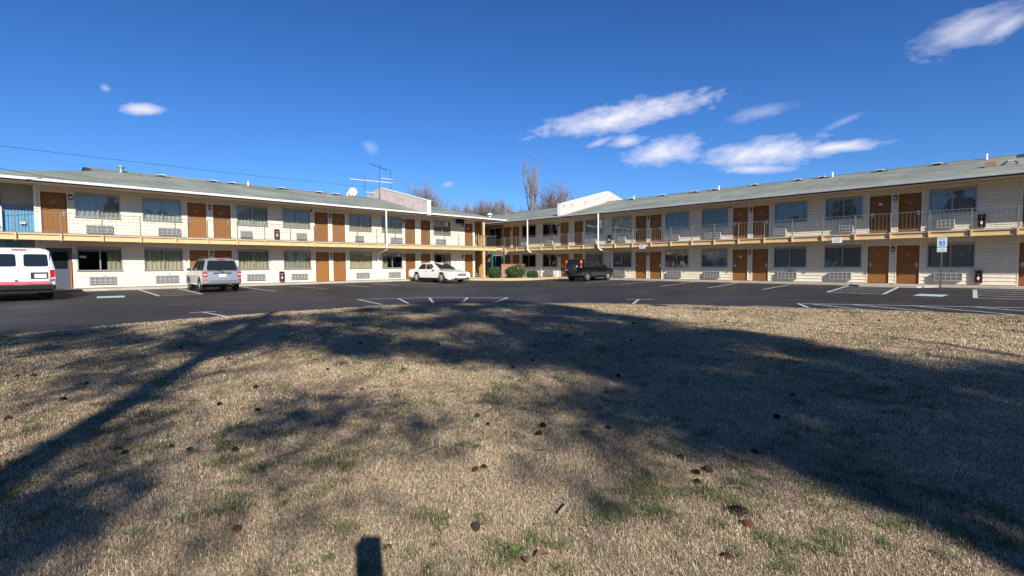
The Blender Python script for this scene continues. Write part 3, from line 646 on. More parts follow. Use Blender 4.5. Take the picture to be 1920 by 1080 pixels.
MB().cyl((XR(43.0),3.3,6.3),.14,.35,n=12).cyl((XR(43.0),3.3,6.65),.36,.22,n=14,r2=.12).build('turbine_vent',M['white'],ER,smooth=True)
MB().box(XR(2.35),XR(1.95),.9,1.25,rz_(1)-.1,rz_(1)+.24).build('roof_vent',M['brown'],ER)
MB().tube([(XR(1.75),1.2,rz_(1.2)+.02),(XR(1.55),1.0,rz_(1.0)+.2),(XR(1.3),1.3,rz_(1.3)+.15),(XR(1.15),1.0,rz_(1)+.02)],.05,8).build('vent_hose',M['alum'],ER)
MB().box(28.78,29.42,-.42,-.03,4.72,5.07).build('wall_speaker',M['black'],EL)['label']='black box under the eave'
MB().box(15.83,15.95,-.08,-.02,4.8,4.95).build('fire_alarm',M['red'],EL)
MB().box(XR(14.58),XR(14.70),-.08,-.02,4.8,4.93).build('fire_alarm',M['jamb'],ER)
# left recess: olive back wall, blue corrugated panels
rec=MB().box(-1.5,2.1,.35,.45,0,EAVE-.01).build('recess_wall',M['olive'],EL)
bl=MB(); s=.98
while s<2.12:
    for z0,z1 in ((H2,4.02),(.0,2.3)):
        if z1<3 and s>1.5: continue
        bl.add([(s,.3,z0),(s+.05,.3,z0),(s+.07,.26,z0),(s+.11,.26,z0),(s,.3,z1),(s+.05,.3,z1),(s+.07,.26,z1),(s+.11,.26,z1)],[(0,1,5,4),(1,2,6,5),(2,3,7,6)])
    s+=.115
bl.build('corrugated_panel',M['blue'],EL)
MB().box(-1.5,.95,.26,.3,H2,4.9).build('corrugated_panel',M['blue'],EL); MB().box(.95,1.0,.1,.3,H2,4.02).build('panel_trim',M['white'],EL)
MB().box(1.6,1.8,.15,.26,3.17,3.28).build('outlet_box',M['tan'],EL)
MB().box(-1.5,2.15,.001,.34,H2-.15,H2).build('recess_floor',M['slab'],EL)
MB().tube([(.2,-.35,H2),(.2,-.35,3.3),(.9,-.3,3.0),(1.1,-.3,H2)],.02,6).build('stair_rail',M['black'],EL)
# notice by the dark door, paper signs in windows
MB().box(3.41,3.62,-.045,-.03,1.36,1.72).build('notice_board',M['acgray'],EL); MB().box(3.43,3.60,-.05,-.046,1.38,1.48).build('notice_sheet',M['paper'],EL)
MB().box(3.72,3.98,-.02,-.016,1.55,1.66).build('window_sticker',M['curtain'],EL)
MB().box(XR(9.05),XR(8.75),.03,.036,.95,1.3).build('window_sheet',M['paper'],ER); MB().box(XR(30.4),XR(30.0),.05,.056,.95,1.2).build('window_sheet',M['paper'],ER)
MB().box(20.35,20.45,-.035,-.03,.6,.7).build('outlet_box',M['acgray'],EL)
# ---- corner: stair bay, pillars, cabinet, shrubs
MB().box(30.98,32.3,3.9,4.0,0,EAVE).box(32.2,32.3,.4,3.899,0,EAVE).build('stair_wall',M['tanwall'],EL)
MB().box(30.84,31.0,-1.36,-1.2,-.1,2.36).build('pillar',M['tan'],EL); MB().box(30.86,31.0,-1.34,-1.2,H2,EAVE).build('pillar',M['tan'],EL)
st=empty('outdoor_stair',EL.location,rzL,'tan outdoor stair with slanting handrails in the corner between the wings','stair')
for k in range(8): MB().box(31.05,31.9,.1+k*.38,.1+(k+1)*.38+.05,k*.17+.12,k*.17+.17).build('tread',M['concrete'],st)
for k in range(8): MB().box(31.05,31.9,3.1-k*.38-.4,3.1-k*.38,1.4+k*.168+.1,1.4+k*.168+.15).build('tread',M['concrete'],st)
MB().box(31.0,31.95,3.15,3.9,1.34,1.4).build('landing',M['concrete'],st)
for x in (31.0,):
    MB().prism([(.0,0),(.3,0),(3.2,1.25),(3.2,1.55),(.0,.25)],0,x,x+.04).build('stringer',M['tan'],st)
    MB().prism([(3.2,1.3),(-.3,2.74),(-.3,3.0),(3.2,1.6)],0,x-.001,x+.039).build('stringer',M['tan'],st)
MB().tube([(31.02,3.2,2.5),(31.02,-.9,3.68)],.03,6).build('handrail',M['tan'],st)
for k in range(12): y=3.0-k*.32; z=1.45+(3.2-y)*.40; MB().box(31.01,31.03,y-.015,y+.015,z,z+1.0).build('baluster',M['tan'],st)
MB().tube([(30.95,3.2,2.2),(30.95,.0,.95),(30.95,-.1,.0)],.025,6).build('handrail',M['dark'],st)
# slab of the passage behind the bridge and green posts
MB().box(30.96,35.0,0,9,2.5,2.7).build('passage_slab',M['soffit'],EL)
for s,y,mt in ((31.94,-1.3,'green'),(33.1,.6,'dark'),(33.46,-1.3,'green')):
    MB().cyl((XL(s),y,-.1),.085 if mt=='green' else .06,2.5,n=14).build('support_post',M[mt],EL,smooth=True)
cabn=empty('utility_cabinet',(.08,43.75,-.12),R(2),'brown metal utility cabinet between the shrubs in the corner','utility cabinet')
MB().box(-.98,.98,0,.7,.16,1.22).build('body',M['brown'],cabn,bevel=.02); MB().box(-1.03,1.03,-.05,.74,1.221,1.28).build('lid',M['brown'],cabn,bevel=.01); MB().box(-.95,.95,.03,.68,0,.159).build('plinth',M['brown'],cabn)
for x in (-.66,0,.66): MB().box(x-.006,x+.006,-.006,.0,.2,1.18).build('door_gap',M['seam'],cabn)
MB().box(-.1,.02,-.008,-.001,1.02,1.12).build('label_plate',M['paper'],cabn); MB().box(.36,.5,-.008,-.001,.9,1.1).build('label_plate',M['paper'],cabn)
def shrub(loc,rx,h,label,seed):
    r=random.Random(seed); e=empty('shrub',loc,0,label,'shrub','round shrubs in the corner bed')
    lf=MB()
    bumps=[(r.uniform(0,6.28),r.uniform(-.2,1.2),r.uniform(.05,.16)) for _ in range(14)]
    for k in range(4200):
        a=r.uniform(0,2*math.pi); ph=math.asin(r.uniform(-.75,1)); q=.92-r.uniform(-.05,.28)+r.gauss(0,.05)+(.16 if r.random()<.12 else 0)
        for (ba,bp_,bs) in bumps:
            dd=(math.cos(a-ba)*math.cos(ph)*math.cos(bp_)+math.sin(ph)*math.sin(bp_))
            if dd>.8: q+=bs*(dd-.8)*5
        p=Vector((rx*q*math.cos(a)*math.cos(ph),rx*.9*q*math.sin(a)*math.cos(ph),h*.5+h*.5*q*math.sin(ph)))
        u=Vector((r.gauss(0,1),r.gauss(0,1),r.gauss(0,1))).normalized()*.035; v=u.orthogonal().normalized()*.02
        lf.add([p-u-v,p+u-v,p+u+v,p-u+v],[(0,1,2,3)])
    lf.build('foliage',M['bush'],e)
    st_=MB()
    for k in range(7): a=k*.9; st_.tube([(0,0,0),(rx*.4*math.cos(a),rx*.4*math.sin(a),h*.45),(rx*.7*math.cos(a),rx*.7*math.sin(a),h*.7)],.025,5,r1=.006)
    st_.build('stem',M['bark'],e)
shrub((-1.45,42.2,-.12),.56,.95,'left round green shrub in front of the green post',1)
shrub((.28,41.9,-.12),.78,1.12,'largest round green shrub, in front of the brown cabinet',2)
shrub((1.75,42.6,-.12),.46,.66,'smallest round green shrub, right of the brown cabinet',3)
isl=MB(); ip=[(-3.4,40.6),(-.85,40.55),(1.72,41.0),(4.7,43.9),(3.5,46),(0,49),(-3,47),(-5.5,42.6)]
isl.prism(ip,2,-.2,.0); tag(isl.build('planting_bed',M['concrete']),kind='structure')
kb=MB()
for a,b in zip(ip[:3],ip[1:4]):
    a=Vector(a);b=Vector(b);p=Vector((-(b-a).y,(b-a).x)).normalized()*-.12; kb.add([(a.x,a.y,-.2),(b.x,b.y,-.2),(b.x+p.x,b.y+p.y,-.2),(a.x+p.x,a.y+p.y,-.2),(a.x,a.y,.025),(b.x,b.y,.025),(b.x+p.x,b.y+p.y,.025),(a.x+p.x,a.y+p.y,.025)],[(0,1,2,3),(4,5,6,7),(0,1,5,4),(2,3,7,6),(0,3,7,4),(1,2,6,5)])
tag(kb.build('kerb',M['yellow']),kind='structure')
b=empty('white_bollard',(*P2('R',28.95,1.2),-.1),0,'short white post in front of the right wing, beside the small shrub','bollard')
MB().cyl((0,0,0),.09,.62,n=14).build('post',M['white'],b,smooth=True); MB().cyl((0,0,.62),.09,.05,n=14,r2=.03).build('cap',M['white'],b,smooth=True)
ap=MB(); c=[P2('R',7.4,1.5),P2('R',3.7,1.5),P2('R',4.4,2.5),P2('R',6.8,2.45)]; ap.prism(c,2,-.2,-.03); tag(ap.build('ramp',M['concrete']),kind='structure')
# small notice signs hung on the balcony beam
for s,lab in ((20.41,'small white notice hung on the balcony beam just right of the black car'),(8.07,'small white notice with blue writing on the beam near the hatched bay')):
    e=empty('hanging_sign',wlR(s,-1.5,2.24),rzR,lab,'sign')
    MB().box(-.24,.24,-.012,0,0,.29).build('sign_board',M['paper'],e)
    for k in range(3): MB().box(-.19+.02*(k%2),.18-.03*k,-.016,-.0125,.20-k*.07,.225-k*.07).build('print_line',M['ink'],e)
    for x in (-.2,.2): MB().box(x-.006,x+.006,.001,.01,.2,.42).build('hanger',M['rail'],e)
# accessible parking sign
ps=empty('parking_sign',(20.35,23.94,gz(20.35,23.94)),rzR*.55,'accessible parking sign on a dark post at the kerb of the right wing','sign')
MB().box(-.028,.028,-.02,.02,-.05,2.40).build('post',M['dark'],ps); MB().box(-.09,.09,-.07,.07,0,.03).build('base_plate',M['dark'],ps)
pl=MB().box(-.185,.185,-.032,-.024,1.98,2.42).build('sign_board',M['signface'],ps,bevel=.004,seg=1)
text('lettering','RESERVED\nPARKING',.062,M['signgreen'],pl,(0,-.034,2.34),ext=.001)
sq=MB().box(-.105,.105,-.036,-.0325,2.03,2.25).build('emblem_panel',M['signblue'],pl)
w=MB(); w.cyl((0.0,-.040,2.225),.018,.003,ax=1,n=10); w.tube([(0,-.039,2.2),(.005,-.039,2.13),(.05,-.039,2.13),(.07,-.039,2.07)],.009,5); w.tube([(.0,-.039,2.17),(.04,-.039,2.17)],.007,5)
w.tube([(-.01+.045*math.cos(a),-.039,2.095+.045*math.sin(a)) for a in [R(120+k*22) for k in range(11)]],.006,5); w.build('wheelchair_symbol',M['paper'],sq)
pl2=MB().box(-.185,.185,-.032,-.024,1.73,1.95).build('sign_board',M['signface'],ps,bevel=.004,seg=1)
text('lettering','VAN\nACCESSIBLE',.058,M['signgreen'],pl2,(0,-.034,1.84),ext=.001)
# ------------------------------------------------------------------ roof aerials, dish, wires
def aerial(s,ztop,zbase,y,label,booms):
    e=empty('tv_aerial',wlL(s,y,zbase),rzL,label,'aerial'); h=ztop-zbase
    MB().tube([(0,0,0),(0,0,h)],.02,6).build('mast',M['dark'],e)
    for (z,x0,x1,els,lh,mt,dz) in booms:
        b=MB().tube([(x0,0,z-zbase),(x1,0,z-zbase+dz)],.022,6).build('boom',M[mt],e)
        for k in range(els):
            t=(k+.5)/els; x=x0+(x1-x0)*t; l=lh*(.6+.4*t); zz=z-zbase+dz*t; MB().tube([(x,-l,zz-.03*(k%2)),(x,l,zz+.06)],.011,5).build('element',M[mt],b)
aerial(23.0,8.75,6.85,5,'lowest dark mast with long white boom, left of three roof aerials',[(8.28,-1.35,2.7,13,.55,'white',.12),(7.35,.1,.95,3,.3,'white',0)])
aerial(24.2,9.84,6.88,4.6,'tallest dark mast in the middle, with a slanting aerial at its top',[(9.72,-.95,.8,6,.35,'dark',-.35)])
aerial(25.7,9.73,7.3,5.2,'dark mast standing behind the firewall, right of three roof aerials',[(8.75,-.9,.15,4,.35,'white',0)])
e=empty('satellite_dish',wlL(21.9,5.0,6.85),rzL-R(35),'small white satellite dish on the ridge of the left wing','satellite dish')
dm=MB(); 
for k in range(5):
    rr=.34*k/4; 
    for i in range(20): a=2*math.pi*i/20; dm.v.append((rr*math.cos(a),-.12*(rr/.34)**2,.38+rr*math.sin(a)))
dm.f=[(k*20+i,k*20+(i+1)%20,(k+1)*20+(i+1)%20,(k+1)*20+i) for k in range(4) for i in range(20)]; dm.mi=[0]*len(dm.f)
dm.build('dish',M['white'],e,smooth=True); MB().tube([(0,.05,-.05),(0,.05,.38)],.025,6).build('mast',M['alum'],e); MB().tube([(0,0,.1),(0,-.4,.3)],.014,6).build('feed_arm',M['dark'],e); MB().box(-.04,.04,-.46,-.38,.26,.36).build('feed_horn',M['dark'],e)
def wire(name,a,b,sag,label,r=.012):
    a=Vector(a);b=Vector(b); pts=[a.lerp(b,t/24)-Vector((0,0,sag*4*(t/24)*(1-t/24))) for t in range(25)]
    tag(MB().tube(pts,r,5).build(name,M['dark']),label,'wire')
def at(kx,kz,Y): return (kx*Y,Y,CAM_H+kz*Y)
wire('utility_wire',at(-1.2,.262,24),at(-.235,.149,64),.15,'long dark wire crossing the sky above the left roof')
wire('utility_wire',at(-1.25,.245,19),(*wlL(3.9,-1.3,0)[:2],5.25),.1,'short dark wire running down to the eave at upper left')
# ------------------------------------------------------------------ vehicles
def rrect(n=4,r=.12,asp=1.0):
    """rounded rectangle in the unit square"""
    o=[]; rx,ry=r,r*asp
    for cx,cy,a0 in ((1-rx,1-ry,0),(rx,1-ry,90),(rx,ry,180),(1-rx,ry,270)):
        for k in range(n+1): a=R(a0+90*k/n); o.append((cx+rx*math.cos(a),cy+ry*math.sin(a)))
    return o
def panel(corners,mat,name,parent,off=.006,th=.01,r=.1,asp=1.0,rect=None):
    A,B,C,D=[Vector(c) for c in corners]   # A->B bottom, D->C top
    nrm=(B-A).cross(D-A).normalized()
    vs=[]; pts=rect or rrect(4,r,asp)
    for u,v in pts:
        p=(A*(1-u)+B*u)*(1-v)+(D*(1-u)+C*u)*v; vs.append(p)
    n=len(vs); mb=MB(); mb.add([v+nrm*(off) for v in vs]+[v+nrm*(off-th) for v in vs],[tuple(range(n)),tuple(range(2*n-1,n-1,-1))]+[(i,n+i,n+(i+1)%n,(i+1)%n) for i in range(n)])
    return mb.build(name,M[mat],parent)
def archpts(cx,cz,r,n=10):   # from rear to front over the wheel (going +x)
    return [(cx-r*math.cos(math.pi*k/n),cz+r*math.sin(math.pi*k/n)) for k in range(n+1)]
def shell(prof,hw,x0,x1,endr,roundz,parent,mat,name='body',topz=9):
    """side profile (closed) swept across the width; ends pulled in at the outer slices"""
    sl=[(-1,1.0),(-.975,.55),(-.9,.22),(-.7,.07),(0,0),(.7,.07),(.9,.22),(.975,.55),(1,1.0)]
    n=len(prof); mb=MB()
    for yf,k in sl:
        for x,z in prof:
            if x>x1-.55: x=x-endr*k*((x-(x1-.55))/.55)**1.5
            if x<x0+.45: x=x+endr*.7*k*((x0+.45-x)/.45)**1.5
            zz=z-roundz*k*max(0,min(1,(z-topz+.15)/.15)) if topz<9 else z
            mb.v.append((x,yf*hw,zz))
    m=len(sl)
    for j in range(m-1):
        for i in range(n): mb.f.append((j*n+i,j*n+(i+1)%n,(j+1)*n+(i+1)%n,(j+1)*n+i))
    mb.f.append(tuple(range(n))); mb.f.append(tuple(range((m-1)*n,m*n))[::-1]); mb.mi=[0]*len(mb.f)
    return mb.build(name,M[mat],parent,smooth=True,angle=32)
def greenhouse(b0,b1,zb,hwb,r0,r1,zr,hwr,parent,mat,crown=.04,rear_in=.0):
    """loft from belt ring to roof ring"""
    mb=MB(); rings=[]
    def ring(x0,x1,hw,z,rd): 
        return [(x0+rd,-hw,z),(x1-rd*1.5,-hw,z),(x1,-hw+rd*1.4,z),(x1+.04,0,z),(x1,hw-rd*1.4,z),(x1-rd*1.5,hw,z),(x0+rd,hw,z),(x0,hw-rd,z),(x0-.02,0,z),(x0,-hw+rd,z)]
    R_=[ring(b0,b1,hwb,zb,.07),ring(b0+(r0-b0)*.93,b1+(r1-b1)*.93,hwb+(hwr-hwb)*.93,zb+(zr-zb)*.93,.07),ring(r0+.05,r1-.08,hwr-.05,zr,.07),ring(r0+.3,r1-.3,hwr-.25,zr+crown,.05)]
    for r_ in R_: mb.v+=r_
    k=10
    for j in range(3):
        for i in range(k): mb.f.append((j*k+i,j*k+(i+1)%k,(j+1)*k+(i+1)%k,(j+1)*k+i))
    mb.f.append(tuple(3*k+i for i in range(k))); mb.mi=[0]*len(mb.f)
    mb.build('cabin',M[mat],parent,smooth=True,angle=38)
    def side(u,v,s):   # u: 0 rear..1 front along the belt, v: 0 belt..1 roof
        x=(b0+.07+(b1-.105-b0-.07)*u)*(1-v)+(r0+.07+(r1-.105-r0-.07)*u)*v; return (x,s*(hwb+(hwr-hwb)*v),zb+(zr-zb)*v)
    return side
def wheel(x,y,r,w,parent,side,rimr=.66,sp=6):
    t=MB(); prof=[(.60*r,-.5*w),(.93*r,-.5*w),(r,-.36*w),(r,.36*w),(.93*r,.5*w),(.60*r,.5*w)]; n=26
    for i in range(n):
        a=2*math.pi*i/n
        for rr,yy in prof: t.v.append((rr*math.cos(a),yy,rr*math.sin(a)))
    q=len(prof); t.f=[(i*q+k,i*q+(k+1)%q,((i+1)%n)*q+(k+1)%q,((i+1)%n)*q+k) for i in range(n) for k in range(q)]; t.mi=[0]*len(t.f)
    W_=t.build('wheel',M['tyre'],parent,(x,y,r),smooth=True,angle=30)
    m=MB(); yo=side*.30*w; m.cyl((0,yo-.01,0),.60*r,.012,ax=1,n=24)
    m.build('wheel_disc',M['acdark'],W_)
    m=MB(); yo2=side*.42*w
    for k in range(sp):
        a=2*math.pi*k/sp; c,s_=math.cos(a),math.sin(a); px,pz=-s_,c
        m.add([(c*.08*r+px*.10*r,yo2,s_*.08*r+pz*.10*r),(c*.08*r-px*.10*r,yo2,s_*.08*r-pz*.10*r),(c*.62*r-px*.12*r,yo2,s_*.62*r-pz*.12*r),(c*.62*r+px*.12*r,yo2,s_*.62*r+pz*.12*r)],[(0,1,2,3)])
        m.add([(c*.08*r+px*.10*r,yo2-side*.03,s_*.08*r+pz*.10*r),(c*.08*r-px*.10*r,yo2-side*.03,s_*.08*r-pz*.10*r),(c*.62*r-px*.12*r,yo2-side*.03,s_*.62*r-pz*.12*r),(c*.62*r+px*.12*r,yo2-side*.03,s_*.62*r+pz*.12*r)],[(3,2,1,0)])
    m.cyl((0,min(yo2,yo2+side*.012),0),.16*r,.012,ax=1,n=16)
    nn=28
    for i in range(nn):
        a,b_=2*math.pi*i/nn,2*math.pi*(i+1)/nn
        m.add([(.56*r*math.cos(a),yo2,.56*r*math.sin(a)),(.66*r*math.cos(a),yo2+side*.01,.66*r*math.sin(a)),(.66*r*math.cos(b_),yo2+side*.01,.66*r*math.sin(b_)),(.56*r*math.cos(b_),yo2,.56*r*math.sin(b_))],[(0,1,2,3)])
    m.build('rim',M['rim'],W_)
def vehicle(name,loc,az,label,cat): 
    x,y=loc; return empty(name,(x,y,gz(x,y)+.0),R(90-az),label,cat)
def wheels(V,xf,xr,yh,r,w,**k):
    for x in (xf,xr):
        for s in (-1,1): wheel(x,s*yh,r,w,V,s,**k)
def mirror(V,x,y,z,mat):
    s=1 if y>0 else -1
    o=MB().box(x-.06,x+.07,y+s*.04,y+s*.22,z,z+.15).build('wing_mirror',M[mat],V,bevel=.03); MB().box(x-.066,x-.0605,y+s*.06,y+s*.2,z+.02,z+.13).build('mirror_glass',M['cglass'],o); MB().box(x-.02,x+.03,y-s*.02,y+s*.05,z+.02,z+.05).build('mirror_arm',M[mat],o)
def seams(V,segs,hw):
    """thin gaps between doors on both sides: segs in (x,z) pairs"""
    m=MB()
    for s in (-1,1):
        for (x0,z0),(x1,z1) in segs:
            dx,dz=x1-x0,z1-z0; l=math.hypot(dx,dz); px,pz=-dz/l*.006,dx/l*.006
            m.add([(x0+px,s*(hw+.002),z0+pz),(x0-px,s*(hw+.002),z0-pz),(x1-px,s*(hw+.002),z1-pz),(x1+px,s*(hw+.002),z1+pz),(x0+px,s*(hw-.01),z0+pz),(x0-px,s*(hw-.01),z0-pz),(x1-px,s*(hw-.01),z1-pz),(x1+px,s*(hw-.01),z1+pz)],[(0,1,2,3),(0,4,5,1),(1,5,6,2),(2,6,7,3),(3,7,4,0)])
    m.build('panel_gap',M['seam'],V)
# --- silver SUV, seen from behind
V=vehicle('parked_suv',(-15.55,26.2),-42.5,'silver sport utility vehicle parked nose in at the left wing','car')
V.scale=(.95,.95,.95); wb=1.31; wr=.36
prof=[(-2.2,.42)]+archpts(-wb,.36,.43)[0:]+archpts(wb,.36,.43)+[(2.12,.36),(2.22,.48),(2.2,.72),(2.08,.90),(1.6,.99),(1.05,1.06),(-.5,1.08),(-2.1,1.08),(-2.17,1.02),(-2.19,.74),(-2.25,.68),(-2.26,.5)]
prof=[(p[0],max(p[1],.30)) for p in prof]
shell(prof,.89,-2.26,2.22,.20,0,V,'carsilver')
side=greenhouse(-2.12,1.08,1.08,.84,-1.86,.2,1.70,.66,V,'carsilver',.05)
for s in (-1,1):
    o=(lambda a,b,c,d:(a,b,c,d)) if s<0 else (lambda a,b,c,d:(b,a,d,c))
    for u0,u1,t0,t1 in ((.03,.225,.04,.27),(.25,.55,.30,.62),(.58,.93,.65,.95)):
        panel(o(side(u0,.06,s),side(u1,.06,s),side(t1,.86,s),side(t0,.86,s)),'cglass','side_window',V,.004,.01,.08)
panel([(-2.155,-.70,1.12),(-2.155,.70,1.12),(-1.93,.60,1.6),(-1.93,-.60,1.6)][::-1] if False else [(-2.15,.71,1.12),(-2.15,-.71,1.12),(-1.935,-.60,1.60),(-1.935,.60,1.60)],'cglass','rear_window',V,.02,.03,.08)
panel([(1.06,-.72,1.12),(1.06,.72,1.12),(.30,.60,1.62),(.30,-.60,1.62)],'cglass','windscreen',V,.03,.03,.06)
for s in (-1,1):
    t=MB().box(-2.235,-2.05,s*.70,s*.875,.80,1.02).build('tail_light',M['tailred'],V,bevel=.02); MB().box(-2.24,-2.2,s*.72,s*.86,.87,.93).build('reverse_lens',M['lens'],t)
    MB().box(-2.262,-2.24,s*.70,s*.84,.60,.655).build('reflector',M['tailred'],V)
    MB().box(2.0,2.17,s*.55,s*.8,.72,.88).build('headlight',M['lens'],V,bevel=.03)
MB().box(-2.215,-2.18,-.70,.70,.40,.42).box(-2.272,-2.245,-.62,.62,.56,.585).build('bumper_trim',M['seam'],V)
MB().box(-2.215,-2.18,-.42,.42,.955,.995).build('chrome_bar',M['chrome'],V)
p=MB().box(-2.212,-2.185,-.17,.17,.78,.92).build('licence_plate',M['paper'],V); text('plate_number','J92 4KD',.09,M['ink'],p,(-2.2125,0,.85),(R(90),0,R(-90)),.001)
MB().box(-2.225,-2.19,-.04,.04,1.0,1.05).build('badge',M['chrome'],V)
MB().box(-1.95,-1.86,-.17,.17,1.655,1.685).build('brake_light',M['tailred'],V,bevel=.008)
MB().tube([(-2.175,.02,1.10),(-2.15,.3,1.13)],.012,5).build('rear_wiper',M['black'],V)
for s in (-1,1): MB().tube([(-1.7,s*.58,1.73),(-1.6,s*.58,1.80),(-.2,s*.58,1.81),(-.1,s*.58,1.75)],.018,6).build('roof_rail',M['black'],V)
MB().tube([(-2.25,-.45,.32),(-2.05,-.45,.33)],.035,8).build('exhaust_pipe',M['chrome'],V); MB().box(-1.9,1.9,-.7,.7,.24,.31).build('underbody',M['black'],V)
seams(V,[((-.35,.45),(-.35,1.06)),((.65,.42),(.68,1.05)),((-.95,.85),(-1.0,1.06)),((-2.0,.68),(-1.75,.68))],.89)
for x in (-.25,-1.0+.2):
    for s in (-1,1): MB().box(x-.0,x+.14,s*.885,s*.91,.93,.96).build('door_handle',M['carsilver'],V)
mirror(V,.72,.86,1.08,'carsilver'); mirror(V,.72,-.86,1.08,'carsilver')
wheels(V,wb,-wb,.79,wr,.22,sp=6)
# --- white van, rear doors toward the camera
V=vehicle('parked_van',(P2('L',1.2,4.15)),-46.8,'white passenger van with a red stripe, cut off by the left edge','van')
prof=[(-2.92,.55)]+archpts(-1.75,.38,.47)+archpts(1.75,.38,.47)+[(2.6,.4),(2.78,.5),(2.78,.9),(2.62,1.08),(1.95,1.25),(1.6,1.28),(-2.84,1.28),(-2.9,1.2),(-2.93,.9)]
shell(prof,1.0,-2.93,2.78,.2,0,V,'carwhite')
V.scale=(1,1,.955); side=greenhouse(-2.86,1.7,1.28,.985,-2.72,.75,2.02,.84,V,'carwhite',.07)
for s in (-1,1):
    o=(lambda a,b,c,d:(a,b,c,d)) if s<0 else (lambda a,b,c,d:(b,a,d,c))
    for u0,u1,t0,t1 in ((.04,.23,.05,.28),(.26,.46,.31,.54),(.49,.69,.57,.80),(.74,.95,.83,.97)):
        panel(o(side(u0,.04,s),side(u1,.04,s),side(t1,.80,s),side(t0,.80,s)),'cglass','side_window',V,.004,.01,.1)
panel([(1.66,-.8,1.32),(1.66,.8,1.32),(.86,.74,1.95),(.86,-.74,1.95)],'cglass','windscreen',V,.03,.03,.06)
for s in (-1,1):
    a,b=(.05,.83) if s>0 else (-.83,-.05)
    D=panel([(-2.915,b,.74),(-2.915,a,.74),(-2.915,a,1.275),(-2.915,b,1.275)],'carwhite','rear_door',V,.022,.02,.03)
    panel([(-2.885,b*.985,1.29),(-2.885,a,1.29),(-2.765,a,1.92),(-2.765,b*.93,1.92)],'carwhite','door_top',V,.010,.02,.06)
    panel([(-2.88,b-.03 if s>0 else b-.05,1.33),(-2.88,a+.05 if s>0 else a+.03,1.33),(-2.785,a+.06 if s>0 else a+.05,1.83),(-2.785,b-.07 if s>0 else b-.06,1.83)],'cglass','rear_window',V,.022,.02,.12)
    MB().box(-2.95,-2.72,s*.84,s*.975,.86,1.2).build('tail_light',M['tailred'],V,bevel=.015); MB().box(-2.955,-2.9,s*.88,s*.99,.84,.885).build('reverse_lens',M['lens'],V)
    MB().box(-2.948,-2.936,s*.86,s*.46-s*.0,.62,.74).build('stripe',M['stripe'],V)
MB().box(-2.947,-2.935,-.46,.46,.62,.74).build('stripe',M['stripe'],V)
for s in (-1,1): MB().box(-2.7,2.3,s*.996,s*1.006,.66,.74).build('stripe',M['stripe'],V)
MB().box(-3.08,-2.9,-.98,.98,.40,.60).build('bumper',M['black'],V,bevel=.03); MB().box(-3.0,-2.85,-.9,.9,.28,.39).build('tow_step',M['black'],V)
q=MB().box(-2.955,-2.936,-.78,-.28,.84,1.10).build('plate_recess',M['plastic'],V); p=MB().box(-2.962,-2.956,-.73,-.39,.88,1.03).build('licence_plate',M['paper'],q); text('plate_number','13·2 HK52',.075,M['ink'],p,(-2.963,-.56,.955),(R(90),0,R(-90)),.001)
MB().box(-2.958,-2.93,-.92,-.78,.77,.81).build('badge',M['signblue'],V,bevel=.01); MB().box(-2.97,-2.93,.08,.16,.76,.80).build('door_handle',M['black'],V)
MB().box(-2.79,-2.70,-.2,.2,1.985,2.02).build('brake_light',M['tailred'],V,bevel=.008)
MB().box(-2.7,2.5,-.85,.85,.25,.5).build('underbody',M['black'],V); mirror(V,1.15,-1.0,1.3,'black'); mirror(V,1.15,1.0,1.3,'black')
for x in (.5,1.3): MB().box(x-.015,x+.015,-.05,.05,2.09,2.13).build('roof_marker',M['lens'],V)
wheels(V,1.75,-1.75,.86,.37,.24,sp=8)
# --- white sedan, facing the camera's right
V=vehicle('parked_sedan',(-5.45,37.45),133,'white four door saloon parked with its nose to the camera','car')
wb=1.46
prof=[(-2.55,.42)]+archpts(-wb,.35,.42)+archpts(wb,.35,.42)+[(2.45,.22),(2.6,.32),(2.62,.56),(2.52,.70),(2.2,.77),(1.6,.84),(1.15,.89),(.9,.92),(-1.2,.95),(-1.8,.97),(-2.2,.95),(-2.45,.88),(-2.54,.74),(-2.55,.5)]
shell(prof,.94,-2.63,2.64,.30,0,V,'carcream')
side=greenhouse(-1.95,1.12,.93,.87,-1.10,.22,1.40,.68,V,'carcream',.05)
for s in (-1,1):
    o=(lambda a,b,c,d:(a,b,c,d)) if s<0 else (lambda a,b,c,d:(b,a,d,c))
    for u0,u1,t0,t1 in ((.17,.50,.08,.46),(.52,.90,.50,.95)):
        panel(o(side(u0,.06,s),side(u1,.06,s),side(t1,.86,s),side(t0,.86,s)),'cglass','side_window',V,.004,.01,.06)
    MB().box(2.28,2.53,s*.52,s*.84,.52,.68).build('headlight',M['lens'],V,bevel=.03)
    MB().box(2.54,2.60,s*.42,s*.64,.31,.37).build('bumper_slot',M['black'],V)
    MB().box(-2.6,-2.4,s*.5,s*.86,.68,.82).build('tail_light',M['tailred'],V,bevel=.03); MB().box(-2.3,2.0,s*.935,s*.95,.52,.545).build('side_moulding',M['carcream'],V)
panel([(1.13,-.74,.965),(1.13,.74,.965),(.25,.60,1.375),(.25,-.60,1.375)],'cglass','windscreen',V,.015,.03,.06)
panel([(-1.93,.74,.99),(-1.93,-.74,.99),(-1.13,-.6,1.36),(-1.13,.6,1.36)],'cglass','rear_window',V,.015,.03,.06)
g_=MB().box(2.54,2.64,-.40,.40,.46,.67).build('grille',M['acgray'],V,bevel=.02)
for k in range(11): x=-.34+k*.068; MB().box(2.641,2.655,x-.016,x+.016,.48,.655).build('grille_bar',M['chrome'] if k%2 else M['black'],g_)
MB().box(2.6,2.66,-.26,.26,.33,.43).build('plate_recess',M['carcream'],V,bevel=.01); MB().tube([(2.4,0,.72),(2.39,0,.81)],.012,5).build('hood_ornament',M['chrome'],V)
